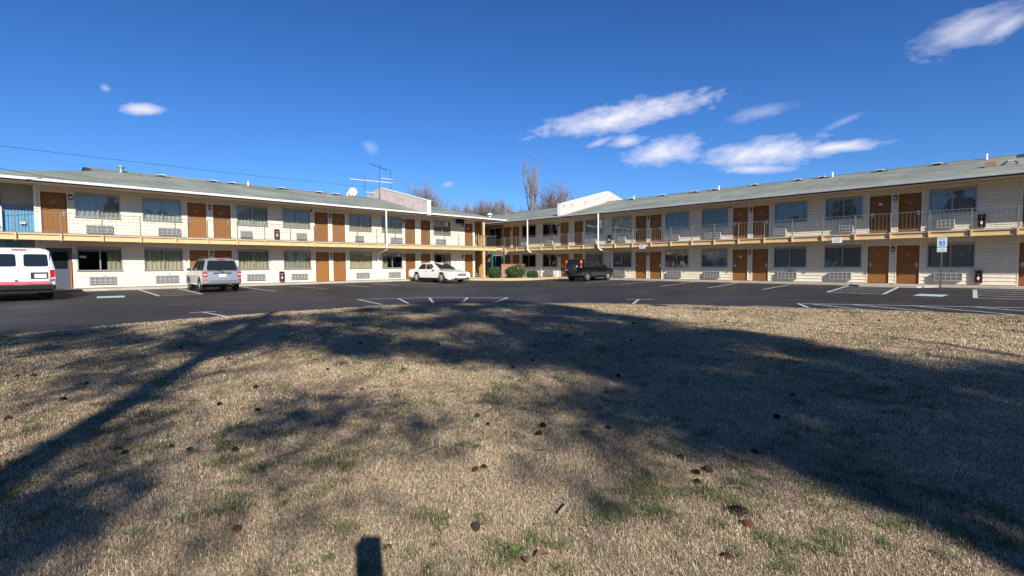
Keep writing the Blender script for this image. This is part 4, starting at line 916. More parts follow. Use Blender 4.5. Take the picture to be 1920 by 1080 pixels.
seams(V,[((-.35,.35),(-.35,.97)),((.75,.35),(.78,.96)),((-1.15,.62),(-1.3,.97))],.94)
for x in (-.3,-1.2+.05):
    for s in (-1,1): MB().box(x,x+.16,s*.93,s*.955,.80,.83).build('door_handle',M['chrome'],V)
mirror(V,.72,-.88,.93,'carcream'); mirror(V,.72,.88,.93,'carcream'); MB().box(-2.3,2.3,-.8,.8,.19,.3).build('underbody',M['black'],V)
wheels(V,wb,-wb,.84,.35,.2,sp=7)
# --- black SUV with a spare wheel on its tail
V=vehicle('parked_suv',(5.95,38.65),46.8,'black sport utility vehicle with a spare wheel on its tailgate','car')
V.scale=(.95,.95,.96); wb=1.31
prof=[(-2.15,.48)]+archpts(-wb,.35,.42)+archpts(wb,.35,.42)+[(2.1,.36),(2.2,.5),(2.18,.78),(2.02,.93),(1.2,1.02),(1.0,1.05),(-2.08,1.05),(-2.14,.98),(-2.17,.7)]
shell(prof,.85,-2.17,2.2,.2,0,V,'carblack')
side=greenhouse(-2.1,1.12,1.05,.83,-1.95,.25,1.66,.70,V,'carblack',.04)
for s in (-1,1):
    o=(lambda a,b,c,d:(a,b,c,d)) if s<0 else (lambda a,b,c,d:(b,a,d,c))
    for u0,u1,t0,t1 in ((.10,.26,.12,.29),(.29,.60,.32,.66),(.63,.93,.69,.96)):
        panel(o(side(u0,.06,s),side(u1,.06,s),side(t1,.86,s),side(t0,.86,s)),'cglass2','side_window',V,.004,.01,.07)
    MB().box(-2.10,-1.96,s*.70,s*.825,1.10,1.30).build('tail_light',M['tailred'],V,bevel=.02); MB().box(-2.05,-1.90,s*.66,s*.775,1.38,1.58).build('turn_signal',M['tailorange'],V,bevel=.02); MB().box(-2.07,-1.93,s*.68,s*.795,1.305,1.37).build('brake_light',M['tailred'],V,bevel=.01)
    MB().box(-2.11,-2.0,s*.71,s*.83,1.06,1.095).build('reverse_lens',M['lens'],V)
    MB().box(-1.0+.12,.85,s*.848,s*.868,.40,.70).build('side_cladding',M['greyclad'],V,bevel=.01)
    MB().box(-2.05,-1.75,s*.848,s*.868,.42,.72).build('side_cladding',M['greyclad'],V,bevel=.01); MB().box(1.74,2.0,s*.84,s*.86,.42,.68).build('side_cladding',M['greyclad'],V,bevel=.01)
    for cx in (wb,-wb):
        mb=MB(); pts=[(cx-.45*math.cos(math.pi*k/12),.35+.45*math.sin(math.pi*k/12)) for k in range(13)]; q=[(cx-.40*math.cos(math.pi*k/12),.35+.40*math.sin(math.pi*k/12)) for k in range(13)]
        for k in range(12): mb.add([(pts[k][0],s*.87,pts[k][1]),(pts[k+1][0],s*.87,pts[k+1][1]),(q[k+1][0],s*.87,q[k+1][1]),(q[k][0],s*.87,q[k][1]),(pts[k][0],s*.84,pts[k][1]),(pts[k+1][0],s*.84,pts[k+1][1]),(q[k+1][0],s*.84,q[k+1][1]),(q[k][0],s*.84,q[k][1])],[(0,1,2,3),(0,1,5,4),(3,2,6,7)])
        mb.build('wheel_arch_trim',M['greyclad'],V)
    MB().box(2.0,2.12,s*.5,s*.78,.72,.88).build('headlight',M['lens'],V,bevel=.03)
panel([(1.1,-.72,1.08),(1.1,.72,1.08),(.33,.62,1.60),(.33,-.62,1.60)],'cglass','windscreen',V,.03,.03,.06)
panel([(-2.12,.56,1.1),(-2.12,-.56,1.1),(-1.99,-.52,1.56),(-1.99,.52,1.56)],'cglass','rear_window',V,.016,.02,.08)
MB().box(-2.32,-2.1,-.84,.84,.40,.62).build('bumper',M['greyclad'],V,bevel=.04)
sw=MB().cyl((-2.40,-.12,.90),.355,.22,ax=0,n=28,r2=.37).build('spare_wheel',M['tyre'],V,smooth=True,angle=30); MB().cyl((-2.415,-.12,.90),.31,.014,ax=0,n=28).build('wheel_cover',M['plastic'],sw)
for k in range(4): MB().box(-2.425,-2.4155,-.12-.15+k*.1-.012,-.12-.15+k*.1+.012,.78,1.12).build('cover_rib',M['greyclad'],sw)
MB().cyl((-2.17,-.47,1.13),.065,.012,ax=0,n=18).build('sticker',M['paper'],V); MB().box(-2.19,-2.165,.34,.64,.78,.9).build('licence_plate',M['paper'],V); MB().box(-2.185,-2.165,.30,.55,1.0,1.03).build('badge',M['chrome'],V)
seams(V,[((-.35,.45),(-.35,1.03)),((.65,.42),(.68,1.03)),((-1.0,.75),(-1.05,1.03))],.85)
for x in (-.28,-.95+.05):
    for s in (-1,1): MB().box(x,x+.14,s*.845,s*.87,.90,.93).build('door_handle',M['carblack'],V)
mirror(V,.75,-.84,1.06,'carblack'); mirror(V,.75,.84,1.06,'carblack'); MB().box(-1.9,1.9,-.7,.7,.24,.4).build('underbody',M['black'],V)
wheels(V,wb,-wb,.76,.35,.21,sp=5)
# ------------------------------------------------------------------ bare trees behind the roofs
def bare_tree(loc,h,crown,label,seed,mat='twig',trunk_r=.2,first=.35,upright=.5,levels=5,lean=(0,0),thin=0):
    r=random.Random(seed); e=empty('bare_tree',loc,0,label,'tree','bare trees behind the motel'); tr=MB(); tw=MB()
    def grow(p,d,l,rad,lev):
        n=3 if lev<3 else 2; pts=[p]; q=p.copy(); dd=d.copy()
        for k in range(n):
            dd=(dd+Vector((r.gauss(0,.13),r.gauss(0,.13),r.gauss(0,.06)+.05*upright))).normalized(); q=q+dd*l/n; pts.append(q.copy())
        (tr if lev<2 else tw).tube(pts,rad,6 if lev<2 else (4 if lev<4 else 3),r1=rad*.62,cap=False)
        if lev>=levels: return
        nb={0:5,1:5,2:4,3:4,4:4}.get(lev,3)-thin
        for k in range(nb):
            t=r.uniform(.35,1) if k else 1; i=min(n-1,int(t*n)); pp=pts[i].lerp(pts[i+1],t*n-i) if t<1 else pts[-1]
            a=r.uniform(0,6.28); sp=r.uniform(.35,.95)*(1-.35*upright) if k else r.uniform(.05,.35)
            u=dd.orthogonal().normalized(); w=dd.cross(u); nd=(dd*math.cos(sp)+(u*math.cos(a)+w*math.sin(a))*math.sin(sp)+Vector((0,0,.18*upright))).normalized()
            grow(pp,nd,l*r.uniform(.58,.78),rad*.62*r.uniform(.8,1),lev+1)
    H=h*first
    p0=Vector((0,0,0)); tr.tube([p0,(lean[0]*.3,lean[1],H*.5),(lean[0],lean[1],H)],trunk_r*1.15,8,r1=trunk_r*.85)
    top=Vector((lean[0],lean[1],H))
    for k in range(crown):
        a=2*math.pi*(k+r.uniform(-.3,.3))/crown; sp=r.uniform(.3,.75)*(1-.45*upright) if k else .05
        grow(top-Vector((0,0,H*r.uniform(0,.3)*(k>0))),Vector((math.cos(a)*math.sin(sp),math.sin(a)*math.sin(sp),math.cos(sp))),(h-H)*.42,trunk_r*.55,1)
    tr.build('trunk',M['bark2'] if mat!='twigg' else M['twigg'],e); tw.build('branches',M[mat],e)
bare_tree((2.2,75,-.6),18.0,3,'tall slender bare tree standing high above the roofs near the middle',24,'twigg',.25,.40,2.3,5,(.3,0),1)
bare_tree((7.7,80,-.6),14.6,8,'round crowned dark bare tree left of the right firewall',12,'twig',.25,.45,.3)
bare_tree((-13.0,80,-.6),14.2,8,'bare tree rising just right of the left firewall',13,'twigg',.25,.45,.5)
for x,y,h,s in ((-7.9,92,13.2,14),(-5.0,90,13.8,15),(-2.2,93,13.4,16),(-.2,90,12.2,20)): bare_tree((x,y,-.6),h,11,['brownish bare tree at the left of the low clump behind the corner','middle tree of the brownish bare clump behind the corner','right tree of the brownish bare clump behind the corner','small bare tree ending the clump, left of the tall one'][(14,15,16,20).index(s)],s,'twig',.16,.5,.75)
bare_tree((-9.8,84,-.6),11.9,5,'low thin bare tree showing above the left hip roof',17,'twigg',.1,.55,.9)
bare_tree((4.9,84,-.6),12.3,4,'low thin bare tree just right of the tall one',18,'twigg',.1,.55,.9)
# ------------------------------------------------------------------ pines behind the photographer, their crowns and trunks shade the lawn
def inside(p,poly):
    x,y=p; c=False; n=len(poly)
    for i in range(n):
        (x1,y1),(x2,y2)=poly[i],poly[i-1]
        if (y1>y)!=(y2>y) and x<(x2-x1)*(y-y1)/(y2-y1)+x1: c=not c
    return c
SH=Vector((math.sin(R(SUN_AZ)),math.cos(R(SUN_AZ)))); COT=1/math.tan(R(SUN_EL))
UP=[(-12.5,11.6),(-10.5,12.2),(-9.3,13.2),(-8.3,14.0),(-6.0,15.7),(-4.6,18.6),(-3.6,20.6),(-1,21.8),(.6,21.2),(1.6,19.6),(2.9,16.11),(4.39,12.92),(5.41,10.18),(5.89,8.65),(6.75,7.92),(7.66,7.49),(8.5,6.5),(7,4),(2.92,2.6),(2.79,3.1),(2.25,3.55),(1.85,3.91),(1.46,4.27),(.93,4.84),(.83,5.59),(1.54,6.59),(1.03,7.44),(-.01,8.08),(-1.84,8.59),(-2.86,8.37),(-3.91,9.17),(-5.14,8.93),(-7.6,10.0),(-9.24,9.04),(-12.5,8.6)]
HOLES=[[(-3.49,12.3),(-1.42,12.2),(-1.15,10.75),(-2.67,10.3)],[(3.5,9.1),(4.8,8.6),(5.0,7.45),(3.6,7.8)],[(4.9,7.6),(5.9,7.2),(5.4,6.7),(4.75,6.9)],[(4.0,5.35),(4.95,5.1),(4.7,4.6),(4.0,4.8)],[(1.4,6.95),(2.05,6.65),(1.8,6.0),(1.4,6.1)],[(1.3,10.6),(2.7,10.2),(2.3,9.4),(1.3,9.7)],[(-.85,12.2),(.4,11.6),(.25,10.7),(-.6,11.1)],[(-.4,10.2),(.35,10.05),(.3,9.45),(-.3,9.5)],
  [(-5.3,13.6),(-3.9,14.2),(-3.9,13.2),(-5.2,12.6)],[(-3.5,16.2),(-2.0,16.6),(-1.7,15.0),(-3.2,14.6)],[(-8.6,11.3),(-6.9,11.9),(-6.6,11.3),(-8.2,10.8)],[(-1.1,17.6),(.4,17.8),(.5,16.6),(-1.0,16.4)],[(-6.9,13.0),(-5.8,13.6),(-5.7,12.7),(-6.7,12.3)]]
SOFT=[([(-4.0,3.4),(-6.3,10.4),(-7.4,10.2),(-5.3,3.6)],.22),([(-3.0,3.6),(-3.6,5.6),(-4.6,7.0),(-4.9,6.8),(-3.9,4.2)],.18),([(-3.5,2.5),(-3.3,3.5),(-2.95,3.85),(-2.34,3.18),(-2.3,2.7),(-2.65,2.2)],.95),([(-2.5,5.06),(-2.3,5.64),(-1.57,5.42),(-1.37,4.88),(-1.8,4.65),(-2.24,4.73)],.6),([(.16,3.93),(.43,4.04),(.6,3.72),(.34,3.59)],.45),([(-.2,5.9),(.6,6.0),(.7,5.4),(-.1,5.3)],.25),([(-5.6,7.0),(-4.2,7.1),(-4.3,6.4),(-5.4,6.3)],.3),([(-8.5,8.6),(-6.3,8.3),(-6.2,7.8),(-8,7.8)],.35),([(.4,4.75),(.95,4.9),(.9,4.2),(.5,4.1)],.5),([(-1.3,5.0),(-.7,4.9),(-.8,4.5),(-1.3,4.5)],.3)]
PINES=[(-4.3,-15.2,16.4,'pine behind the camera at the far left of the row'),(.78,-11.55,16.7,'pine behind the camera whose straight trunk shades the lawn'),(7.6,-13.85,20.6,'pine behind the camera right of the middle'),(14.9,-12.85,13.8,'pine behind the camera at the far right of the row')]
perp=Vector((SH.y,-SH.x))
crowns=[[] for _ in PINES]
def add_clump(G,jit=1.0,spread=.24):
    G=Vector(G); best=None
    for i,(bx,by,h,_) in enumerate(PINES):
        B=Vector((bx,by)); lat=abs((G-B).dot(perp)); z=(B-G).dot(SH)/COT
        z=z+rnd.gauss(0,1.0)*jit; z=max(7.5,min(h-.3,z)); pos=G+SH*(z*COT)
        off=(pos-B).length; maxr=4.8*max(.28,1-(z-7)/(h-4))
        sc=off/maxr
        if best is None or sc<best[0]: best=(sc,i,pos,z)
    _,i,pos,z=best; crowns[i].append((pos.x,pos.y,z-.45,spread))
    if jit==1.0 and rnd.random()<.5:      # depth of the crown along the same line of light
        z2=max(8.0,min(PINES[i][2]-.3,z+rnd.choice((-1,1))*rnd.uniform(1,4))); p2=G+SH*(z2*COT); crowns[i].append((p2.x,p2.y,z2-.45,spread))
rs=random.Random(5)
n=0
while n<2150:
    G=(rs.uniform(-12.5,8.6),rs.uniform(2.4,22))
    if not inside(G,UP): continue
    hole=any(inside(G,hh) for hh in HOLES)
    if hole and rs.random()<.93: continue
    # clumpy gaps towards the left and the far edge
    gap=math.sin(G[0]*1.9+G[1]*.7)*math.sin(G[1]*1.3-G[0]*.4)+.5*math.sin(G[0]*4.1+2)*math.sin(G[1]*3.3)
    thin=1.0 if G[0]>.5 and G[1]<11 else (.66 if G[0]>-3 else .60)
    if rs.random()>thin*(1.0 if gap>-.15 else .22)+(.25 if thin==1.0 else 0): n+=.6; continue
    add_clump(G); n+=1
for poly,dens in SOFT:
    xs_=[p[0] for p in poly]; ys_=[p[1] for p in poly]; A=(max(xs_)-min(xs_))*(max(ys_)-min(ys_)); c_=int(A*14*dens)+3
    for _ in range(c_):
        G=(rs.uniform(min(xs_),max(xs_)),rs.uniform(min(ys_),max(ys_)))
        if inside(G,poly): add_clump(G,.6)
BRIGHT=[[(-5.7,10.2),(-3.4,10.2),(-2.4,7.2),(-4.0,7.2)],[(-2.6,7.6),(1.1,7.6),(1.0,5.7),(-1.7,5.6)],[(-1.9,4.6),(0,4.6),(0,3.5),(-1.45,3.5)],[(.4,4.3),(2.5,4.4),(1.7,2.2),(.3,2.2)],[(-6.7,8.6),(-5.8,8.7),(-5.0,7.4),(-5.7,7.4)],[(-2.6,4.1),(-1.9,4.2),(-1.3,2.9),(-1.9,2.8)]]
nv=0
while nv<105:                       # thin outer foliage: light, soft dapple
    G=(rs.uniform(-10.5,3.5),rs.uniform(2.1,11.5))
    if any(inside(G,p_) for p_ in BRIGHT) and rs.random()<.88: continue
    if G[0]>-.5 and rs.random()<.5: continue
    if abs((Vector(G)-Vector((.78,-11.55))).dot(perp))<1.1: continue
    if math.sin(G[0]*1.7+.6)*math.sin(G[1]*1.5+1.9)+.5*math.sin(G[0]*3.1+G[1]*2)<-.45: continue
    add_clump(G,.8,.42); nv+=1
for i,(bx,by,h,lab) in enumerate(PINES):
    zb=lawn_z(bx,by) if by>-30 else -.5
    e=empty('pine_tree',(bx,by,zb),0,lab,'tree','pines behind the photographer')
    r=random.Random(30+i); pts=[(0,0,-.1)]+[(r.gauss(0,.09),r.gauss(0,.09),h*k/7) for k in range(1,8)]
    tr=MB(); tr.tube(pts,.25,10,r1=.14 if i==1 else .07); tr.build('trunk',M['bark'],e,smooth=True)
    cl=crowns[i]; r.shuffle(cl); lm=MB()
    for (x,y,z,_) in cl[::9]:
        q=Vector((x-bx,y-by,z-zb))
        if q.xy.length>4.5 or q.z<8.5: continue
        zt=max(3.5,min(h-.5,q.z-q.xy.length*.25)); a=Vector((0,0,zt)); lm.tube([a,a.lerp(q,.5)+Vector((0,0,-.1)),q],.03,5,r1=.006,cap=False)
    lm.build('limbs',M['bark'],e)
    V_=[]; rg=np.random.default_rng(50+i); K=30
    C_=np.array([(x-bx,y-by,z-zb) for x,y,z,_ in cl]).reshape(-1,3); SP_=np.repeat(np.array([q_[3] for q_ in cl]),K)[:,None]
    if len(C_):
        c=np.repeat(C_,K,axis=0)+rg.normal(0,1,(len(C_)*K,3))*SP_; u=rg.normal(0,1,c.shape); u/=np.linalg.norm(u,axis=1,keepdims=True); v=np.cross(u,rg.normal(0,1,c.shape)); v/=np.linalg.norm(v,axis=1,keepdims=True)
        u*=.12; v*=.022
        vs=np.stack([c-u-v,c+u-v,c+u+v,c-u+v],axis=1).reshape(-1,3); nq=len(c)
        me_=bpy.data.meshes.new('needles'); me_.vertices.add(nq*4); me_.vertices.foreach_set('co',vs.astype(np.float32).ravel()); me_.loops.add(nq*4); me_.loops.foreach_set('vertex_index',np.arange(nq*4,dtype=np.int32)); me_.polygons.add(nq); me_.polygons.foreach_set('loop_start',np.arange(0,nq*4,4,dtype=np.int32)); me_.update(calc_edges=True); me_.materials.append(M['needle'])
        inst('needles',me_,e)
# far wood on the street side, behind the photographer: it closes the horizon and shows in the windows
wg=np.random.default_rng(77); nw=60000
ang=R(180)+wg.uniform(-R(95),R(95),nw); rad=52+wg.uniform(0,9,nw); top=9+3.5*np.sin(ang*17)+2.2*np.sin(ang*41+1)+1.5*np.sin(ang*83)
c=np.stack([rad*np.sin(ang),rad*np.cos(ang),-.6+top*wg.uniform(0,1,nw)**.8],1)
u=wg.normal(0,1,c.shape); u/=np.linalg.norm(u,axis=1,keepdims=True); v=np.cross(u,wg.normal(0,1,c.shape)); v/=np.linalg.norm(v,axis=1,keepdims=True); u*=.42; v*=.2
vs=np.stack([c-u-v,c+u-v,c+u+v,c-u+v],1).reshape(-1,3)
me_=bpy.data.meshes.new('woodland'); me_.vertices.add(nw*4); me_.vertices.foreach_set('co',vs.astype(np.float32).ravel()); me_.loops.add(nw*4); me_.loops.foreach_set('vertex_index',np.arange(nw*4,dtype=np.int32)); me_.polygons.add(nw); me_.polygons.foreach_set('loop_start',np.arange(0,nw*4,4,dtype=np.int32)); me_.update(calc_edges=True); me_.materials.append(M['wood'])
tag(inst('woodland',me_),'dark wood on the far side of the street behind the photographer','wood',kind='stuff')
# the photographer's camera on its monopod (just behind the view point): it casts the small dark shadow at the bottom
e=empty('camera_on_monopod',(.075,-.16,lawn_z(0,-.16)),0,'dark camera on a monopod at the photographer position','camera')
hz=CAM_H-e.location.z
MB().box(-.055,.055,-.06,.06,hz-.14,hz+.18).build('camera_body',M['black'],e,bevel=.01); MB().box(-.045,.045,-.03,.03,hz-.75,hz-.14).build('monopod_head',M['black'],e); MB().cyl((0,0,0),.018,hz-.7,n=8).build('leg',M['black'],e)
# ------------------------------------------------------------------ grass
def grass():
    rg=np.random.default_rng(3); N=2000000
    # more blades near the viewer: distance density falls off
    d=2.1*np.exp(rg.uniform(0,1,N)**.92*math.log(19/2.1)); a=rg.uniform(-R(54),R(54),N); x=d*np.sin(a); y=d*np.cos(a)
    ex=np.array([p[0] for p in EDGE]); ey=np.array([p[1] for p in EDGE]); ye=np.interp(x,ex,ey)+wob(x)
    k=(y<ye-.02+np.abs(rg.normal(0,.07,N))*rg.choice([0,1],N)); x=x[k]; y=y[k]; d=d[k]; ye=ye[k]; n=len(x)
    dd=np.clip((ye-y)/1.5,0,1); aa=x*nL[0]+y*nL[1]; bb=x*nR[0]+y*nR[1]; mm=np.maximum(aa,bb); uu=mm+np.log(np.exp(aa-mm)+np.exp(bb-mm)); z=-.47+.37*np.clip((uu-14)/18,0,1)
    z=z+.035*dd+(.035*np.sin(x*.55+1.3)*np.sin(y*.43+.4)+.012*np.sin(x*2.1)*np.sin(y*1.7+1))*dd
    def vn(x,y,s,seed):
        r=np.random.default_rng(seed); G=r.uniform(0,1,(256,256)); u=x*s+100; v=y*s+100; i=np.floor(u).astype(int); j=np.floor(v).astype(int); fu=u-i; fv=v-j; fu=fu*fu*(3-2*fu); fv=fv*fv*(3-2*fv)
        g=lambda a,b:G[a%256,b%256]; return (g(i,j)*(1-fu)+g(i+1,j)*fu)*(1-fv)+(g(i,j+1)*(1-fu)+g(i+1,j+1)*fu)*fv
    gn=.20*vn(x,y,.9,1)+.30*vn(x,y,3.1,2)+.50*vn(x,y,9.5,3)
    gn+=.16*np.clip((x-8)/6,0,1)*np.clip((y-9)/4,0,1)+.10*np.clip((x-.3)/2,0,1)*np.clip(1-(d-2)/3,0,1)+.14*np.exp(-((x+11.2)**2+(y-10)**2)/1.5)
    pg=np.clip((gn-.60)/.18,0,1)*.36+.06
    pg=pg*np.clip((ye-y)/.5,.15,1); green=rg.uniform(0,1,n)<pg
    br=.45*vn(x,y,.8,7)+.3*vn(x,y,2.2,9)+.25*vn(x,y,6,8)
    L_=rg.uniform(.010,.036,n)*(1+.6*green)*(1+.3*(gn>.62))*(.55+.95*vn(x,y,4.5,21)); w=np.maximum(.0007+.0006*rg.uniform(0,1,n),d*.00033)
    az=rg.uniform(0,2*math.pi,n); lean=np.where(rg.uniform(0,1,n)<.62,rg.uniform(1.05,1.57,n),rg.uniform(.3,1.2,n))*np.where(green,.7,1); hx=np.cos(az)*np.sin(lean); hy=np.sin(az)*np.sin(lean); hzv=np.cos(lean)
    px=-np.sin(az); py=np.cos(az)
    b0=np.stack([x-px*w,y-py*w,z-.004],1); b1=np.stack([x+px*w,y+py*w,z-.004],1)
    m=np.stack([x+hx*L_*.55,y+hy*L_*.55,z+hzv*L_*.62+.004],1); t=np.stack([x+hx*L_*1.15,y+hy*L_*1.15,z+np.maximum(hzv*L_*.85,.003)],1)
    side=np.stack([px*w*.8,py*w*.8,0*w],1)
    vs=np.stack([b0,b1,m+side,m-side,t],1).reshape(-1,3)
    base=np.arange(n)*5
    loops=np.stack([base,base+1,base+2,base+3,base+3,base+2,base+4],1).ravel(); 
    ls=np.stack([np.arange(n)*7,np.arange(n)*7+4],1).ravel()
    me_=bpy.data.meshes.new('grass'); me_.vertices.add(n*5); me_.vertices.foreach_set('co',vs.astype(np.float32).ravel()); me_.loops.add(n*7); me_.loops.foreach_set('vertex_index',loops.astype(np.int32)); me_.polygons.add(n*2); me_.polygons.foreach_set('loop_start',ls.astype(np.int32)); me_.update(calc_edges=True)
    dry=np.array([[.66,.50,.335],[.74,.585,.41],[.54,.38,.24],[.37,.245,.145],[.83,.69,.52]]); gr=np.array([[.14,.17,.06],[.11,.145,.05],[.20,.21,.09],[.09,.115,.05],[.16,.19,.1]])
    dry=np.vstack([dry,[[.13,.08,.05]]]); ci=rg.choice(6,n,p=[.30,.22,.21,.12,.09,.06]);gr=np.vstack([gr,gr[:1]]); c=np.where(green[:,None],gr[ci],dry[ci])*(rg.uniform(.76,1.14,n)*(.62+.70*br)*(1+.22*np.clip(1-(ye-y)/.35,0,1)))[:,None]
    colr=np.ones((n,5,4)); colr[:,:,:3]=c[:,None,:]; colr[:,:2,:3]*=.8  # blade roots darkened: shade between the blades put into the tint
    at_=me_.attributes.new('tint','FLOAT_COLOR','POINT'); at_.data.foreach_set('color',colr.astype(np.float32).ravel())
    me_.materials.append(M['blade']); o=inst('grass',me_); tag(o,'dry tan winter grass with scattered green blades on the lawn','grass',kind='stuff')
grass()
# ------------------------------------------------------------------ litter on the lawn
def cone_mesh(mat,seed):
    r=random.Random(seed); m=MB(); L_=.085
    m.tube([(0,0,0),(0,0,L_*.5),(0,0,L_)],.016,8,r1=.006)
    for k in range(64):
        t=k/64; a=k*2.399; rad=.034*math.sin(math.pi*(.12+.80*t))**.8+.006; z=L_*t; c,s=math.cos(a),math.sin(a)
        o=Vector((c*rad,s*rad,z+.012)); i=Vector((c*.008,s*.008,z-.004)); p=Vector((-s,c,0))*.010
        m.add([i-p*.5,i+p*.5,o+p,o-p,o+Vector((0,0,.006))-p*.7,o+Vector((0,0,.006))+p*.7],[(0,1,2,3),(3,2,5,4),(0,4,5,1)])
    return m.mesh('pine_cone',M[mat])
cm=[cone_mesh('cone',1),cone_mesh('cone',2)]; cr=cone_mesh('conered',3)
CONES=[(-3.36,4.18),(-3.25,4.13),(-2.89,4.22),(-2.67,4.16),(-2.31,4.12),(-1.61,2.87),(-3.33,3.79),(-2.75,5.32),(-3.28,5.55),(-2.65,4.86),(-3.21,6.31),(-2.68,7.33),(-5.17,5.07),(-6.69,7.03),(-6.92,7.01),(-5.24,5.87),(-5.59,6.55),(-.84,7.48),(-1.62,7.31),(-.37,4.95),(-.23,4.76),(.2,4.42),(-.33,4.13),(-.29,3.62),(-.19,3.7),(-.21,2.78),(-.69,2.6),(.86,4.53),(.31,4.65),(1.29,3.82),(1.27,3.43),(1.43,3.56),(1.34,3.58),(1.41,2.97),(1.37,2.8),(1.07,2.53),(1.96,3.97),(2.63,4.95),(3.3,5.82),(-1.16,11.16),(-1.41,9.71),(-.78,15.28),(.42,9.78),(2.36,10.06),(1.48,6.87),(1.12,5.98),(8.09,15.5),(7.53,13.63),(6.96,15.26),(8.39,12.35),(8.53,11.69),(4.51,11.41),(4.22,11.42),(-.01,7.54),(.3,8.07),(-2.99,9.75),(-2.49,10.27),(-4.6,8.1),
  (5.6,13.2),(6.4,14.4),(3.1,13.0),(-4.2,11.4),(-.2,13.3),(1.4,12.4),(-6.1,9.2),(4.9,15.0),(9.6,13.1),(2.7,15.6),(-1.9,6.2),(2.2,8.3)]
NAMED={0:'left one of two pine cones side by side, right of the trunk shadow',1:'right one of two pine cones side by side, right of the trunk shadow',
 2:'pine cone on sunny grass just right of the side by side pair at left',3:'second pine cone right of the side by side pair at left',4:'lone pine cone below the soft shadow patch left of centre',
 6:'pine cone in the dark shade at lower left, below the side by side pair',7:'pine cone at the left tip of the soft shadow patch left of centre',12:'pine cone nearest the left edge of the photo, level with the trunk shadow',
 19:'left one of two pine cones in the middle, beside the thin bent twig',20:'right one of two pine cones in the middle, beside the thin bent twig',21:'pine cone in half shade right of the middle, left of the big shadow',
 22:'single pine cone just above the close pair in the middle foreground',23:'nearer one of the close pair of pine cones in the middle foreground',24:'farther one of the close pair of pine cones in the middle foreground',
 25:'pine cone in the foreground left of the green weed, right of the camera shadow',26:'pine cone at the bottom edge just right of the camera shadow',27:'dark pine cone at the rim of the big shadow right of the middle',
 28:'dark pine cone left of the big shadow, right of the middle pair',29:'leftmost pine cone of the loose group at right, on sunny grass',30:'nearest pine cone of the loose group at right, on sunny grass',
 31:'rightmost pine cone of the loose group at right, on sunny grass',32:'middle pine cone of the loose group at right, on sunny grass',36:'pine cone in the big shadow above the largest cone',37:'dark pine cone deep in the big shadow at right, middle distance'}
reds={5:'reddish brown pine cone left of the camera shadow',34:'reddish pine cone just below the dark cluster on the right',35:'reddish brown pine cone at the bottom edge right of centre'}
for i,(x,y) in enumerate(CONES):
    big=.5+.25*rnd.random(); far=math.hypot(x,y)
    o=inst('pine_cone',cr if i in reds else cm[i%2]); o.location=(x,y,lawn_z(x,y)+.024*big); o.rotation_euler=(R(90+rnd.uniform(-18,18)),rnd.uniform(0,3),rnd.uniform(0,6.28)); o.scale=(big,)*3
    if i in NAMED and i not in reds: tag(o,NAMED[i],'pine cone','pine cones scattered on the lawn'); continue
    if i in reds: tag(o,reds[i],'pine cone')
    elif i==33: o.scale=(1.15,)*3; o.location.z+=.01; tag(o,'largest dark pine cone, in green blades at lower right','pine cone')
    else: tag(o,'small dark brown pine cone lying in the dry grass','pine cone','pine cones scattered on the lawn')
for (a,b,lab) in (((-.3,5.03),(-.11,5.4),'thin bent twig in the middle of the lawn'),((.17,3.99),(.36,3.88),'dark twig lying in the shadow right of centre'),((-.78,3.95),(-.62,4.12),'curved dark twig left of centre'),((-1.85,3.9),(-1.66,4.08),'thin twig on the pale grass at left'),((1.42,3.3),(1.54,3.24),'short twig beside the pine cones at right'),((-3.3,3.6),(-3.22,3.86),'stout dark twig in the shadow at lower left')):
    ax,ay=a; bx,by=b; mx_,my_=(ax+bx)/2+.02,(ay+by)/2+.01
    tag(MB().tube([(ax,ay,lawn_z(ax,ay)+.03),(mx_,my_,lawn_z(mx_,my_)+.05),(bx,by,lawn_z(bx,by)+.035)],.006,6,r1=.003).tube([(mx_,my_,lawn_z(mx_,my_)+.05),(mx_+.05,my_-.04,lawn_z(mx_,my_)+.05)],.004,5,r1=.002).build('fallen_twig',M['bark']),lab,'twig')
c_=MB(); x0,y0,x1,y1=.27,2.93,.34,3.04; z=lawn_z(.3,3)
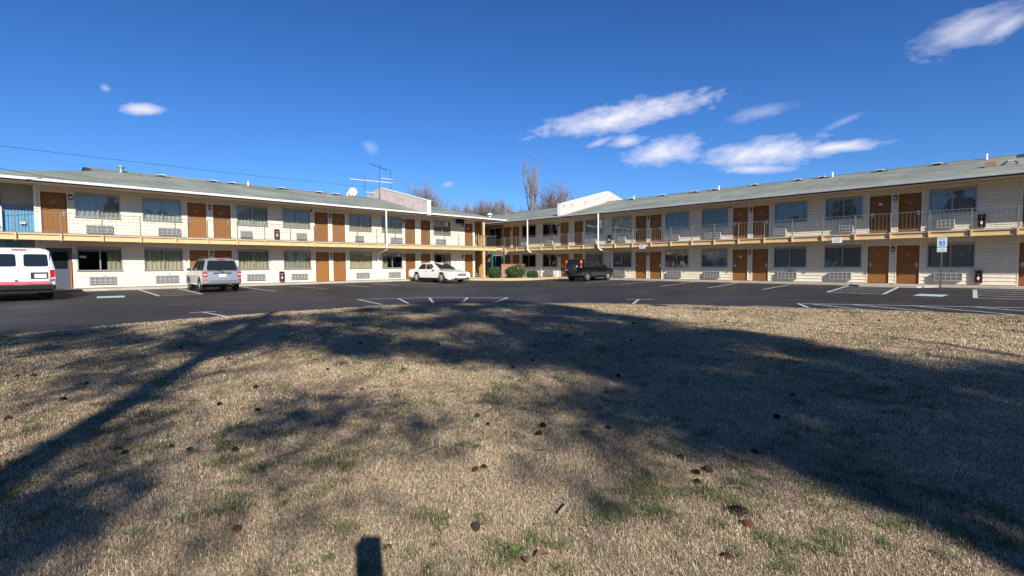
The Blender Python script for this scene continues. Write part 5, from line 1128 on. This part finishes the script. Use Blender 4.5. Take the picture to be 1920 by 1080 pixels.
for k in range(9):
    t=k/8; w_=.016*math.sin(math.pi*(.1+.85*t)); c_.v+=[(x0+(x1-x0)*t-w_,y0+(y1-y0)*t,z+.035+.012*t),(x0+(x1-x0)*t,y0+(y1-y0)*t,z+.046+.012*t),(x0+(x1-x0)*t+w_,y0+(y1-y0)*t,z+.032+.012*t)]
c_.f=[(3*k+j,3*k+j+1,3*k+j+4,3*k+j+3) for k in range(8) for j in range(2)]; c_.mi=[0]*16
tag(c_.build('bark_chip',M['stick']),'long pale chip of bark lying right of the middle foreground','bark chip')
def curled(x,y,s,rz,lab):
    m=MB(); n=7
    for k in range(n):
        t=k/(n-1); w_=s*.45*math.sin(math.pi*(.06+.88*t)); 
        for j in (-1,0,1): m.v.append(((t-.5)*s*1.6,j*w_,.02+s*.25*abs(j)*(.5+.5*math.sin(t*5))+s*.2*math.sin(t*3)))
    m.f=[(3*k+j,3*k+j+1,3*k+j+4,3*k+j+3) for k in range(n-1) for j in range(2)]; m.mi=[0]*len(m.f)
    o=m.build('fallen_leaf',M['leaf'],None,(x,y,lawn_z(x,y)+.015),rz); tag(o,lab,'leaf')
curled(.15,2.5,.05,.4,'curled brown leaf at the bottom edge beside the green weed'); curled(.06,2.46,.04,2,'small curled brown leaf touching the green weed at the bottom edge')
wd=MB(); r=random.Random(9)
for k in range(16):
    a=k*2.4; l=r.uniform(.035,.065); up=r.uniform(.2,.7); 
    for j in range(5):
        t=j/4; w_=l*.22*math.sin(math.pi*(.1+.85*t)); c,s=math.cos(a),math.sin(a); q=Vector((c*l*t,s*l*t,.012+l*up*math.sin(t*2.2))); wd.v+=[tuple(q+Vector((-s,c,0))*w_),tuple(q-Vector((-s,c,0))*w_)]
    b_=len(wd.v)-10; wd.f+=[(b_+2*j,b_+2*j+1,b_+2*j+3,b_+2*j+2) for j in range(4)]; wd.mi+=[0]*4
tag(wd.build('weed',M['weed'],None,(.02,2.54,lawn_z(.02,2.54)+.01)),'bright green leafy weed at the bottom edge near the middle','weed')
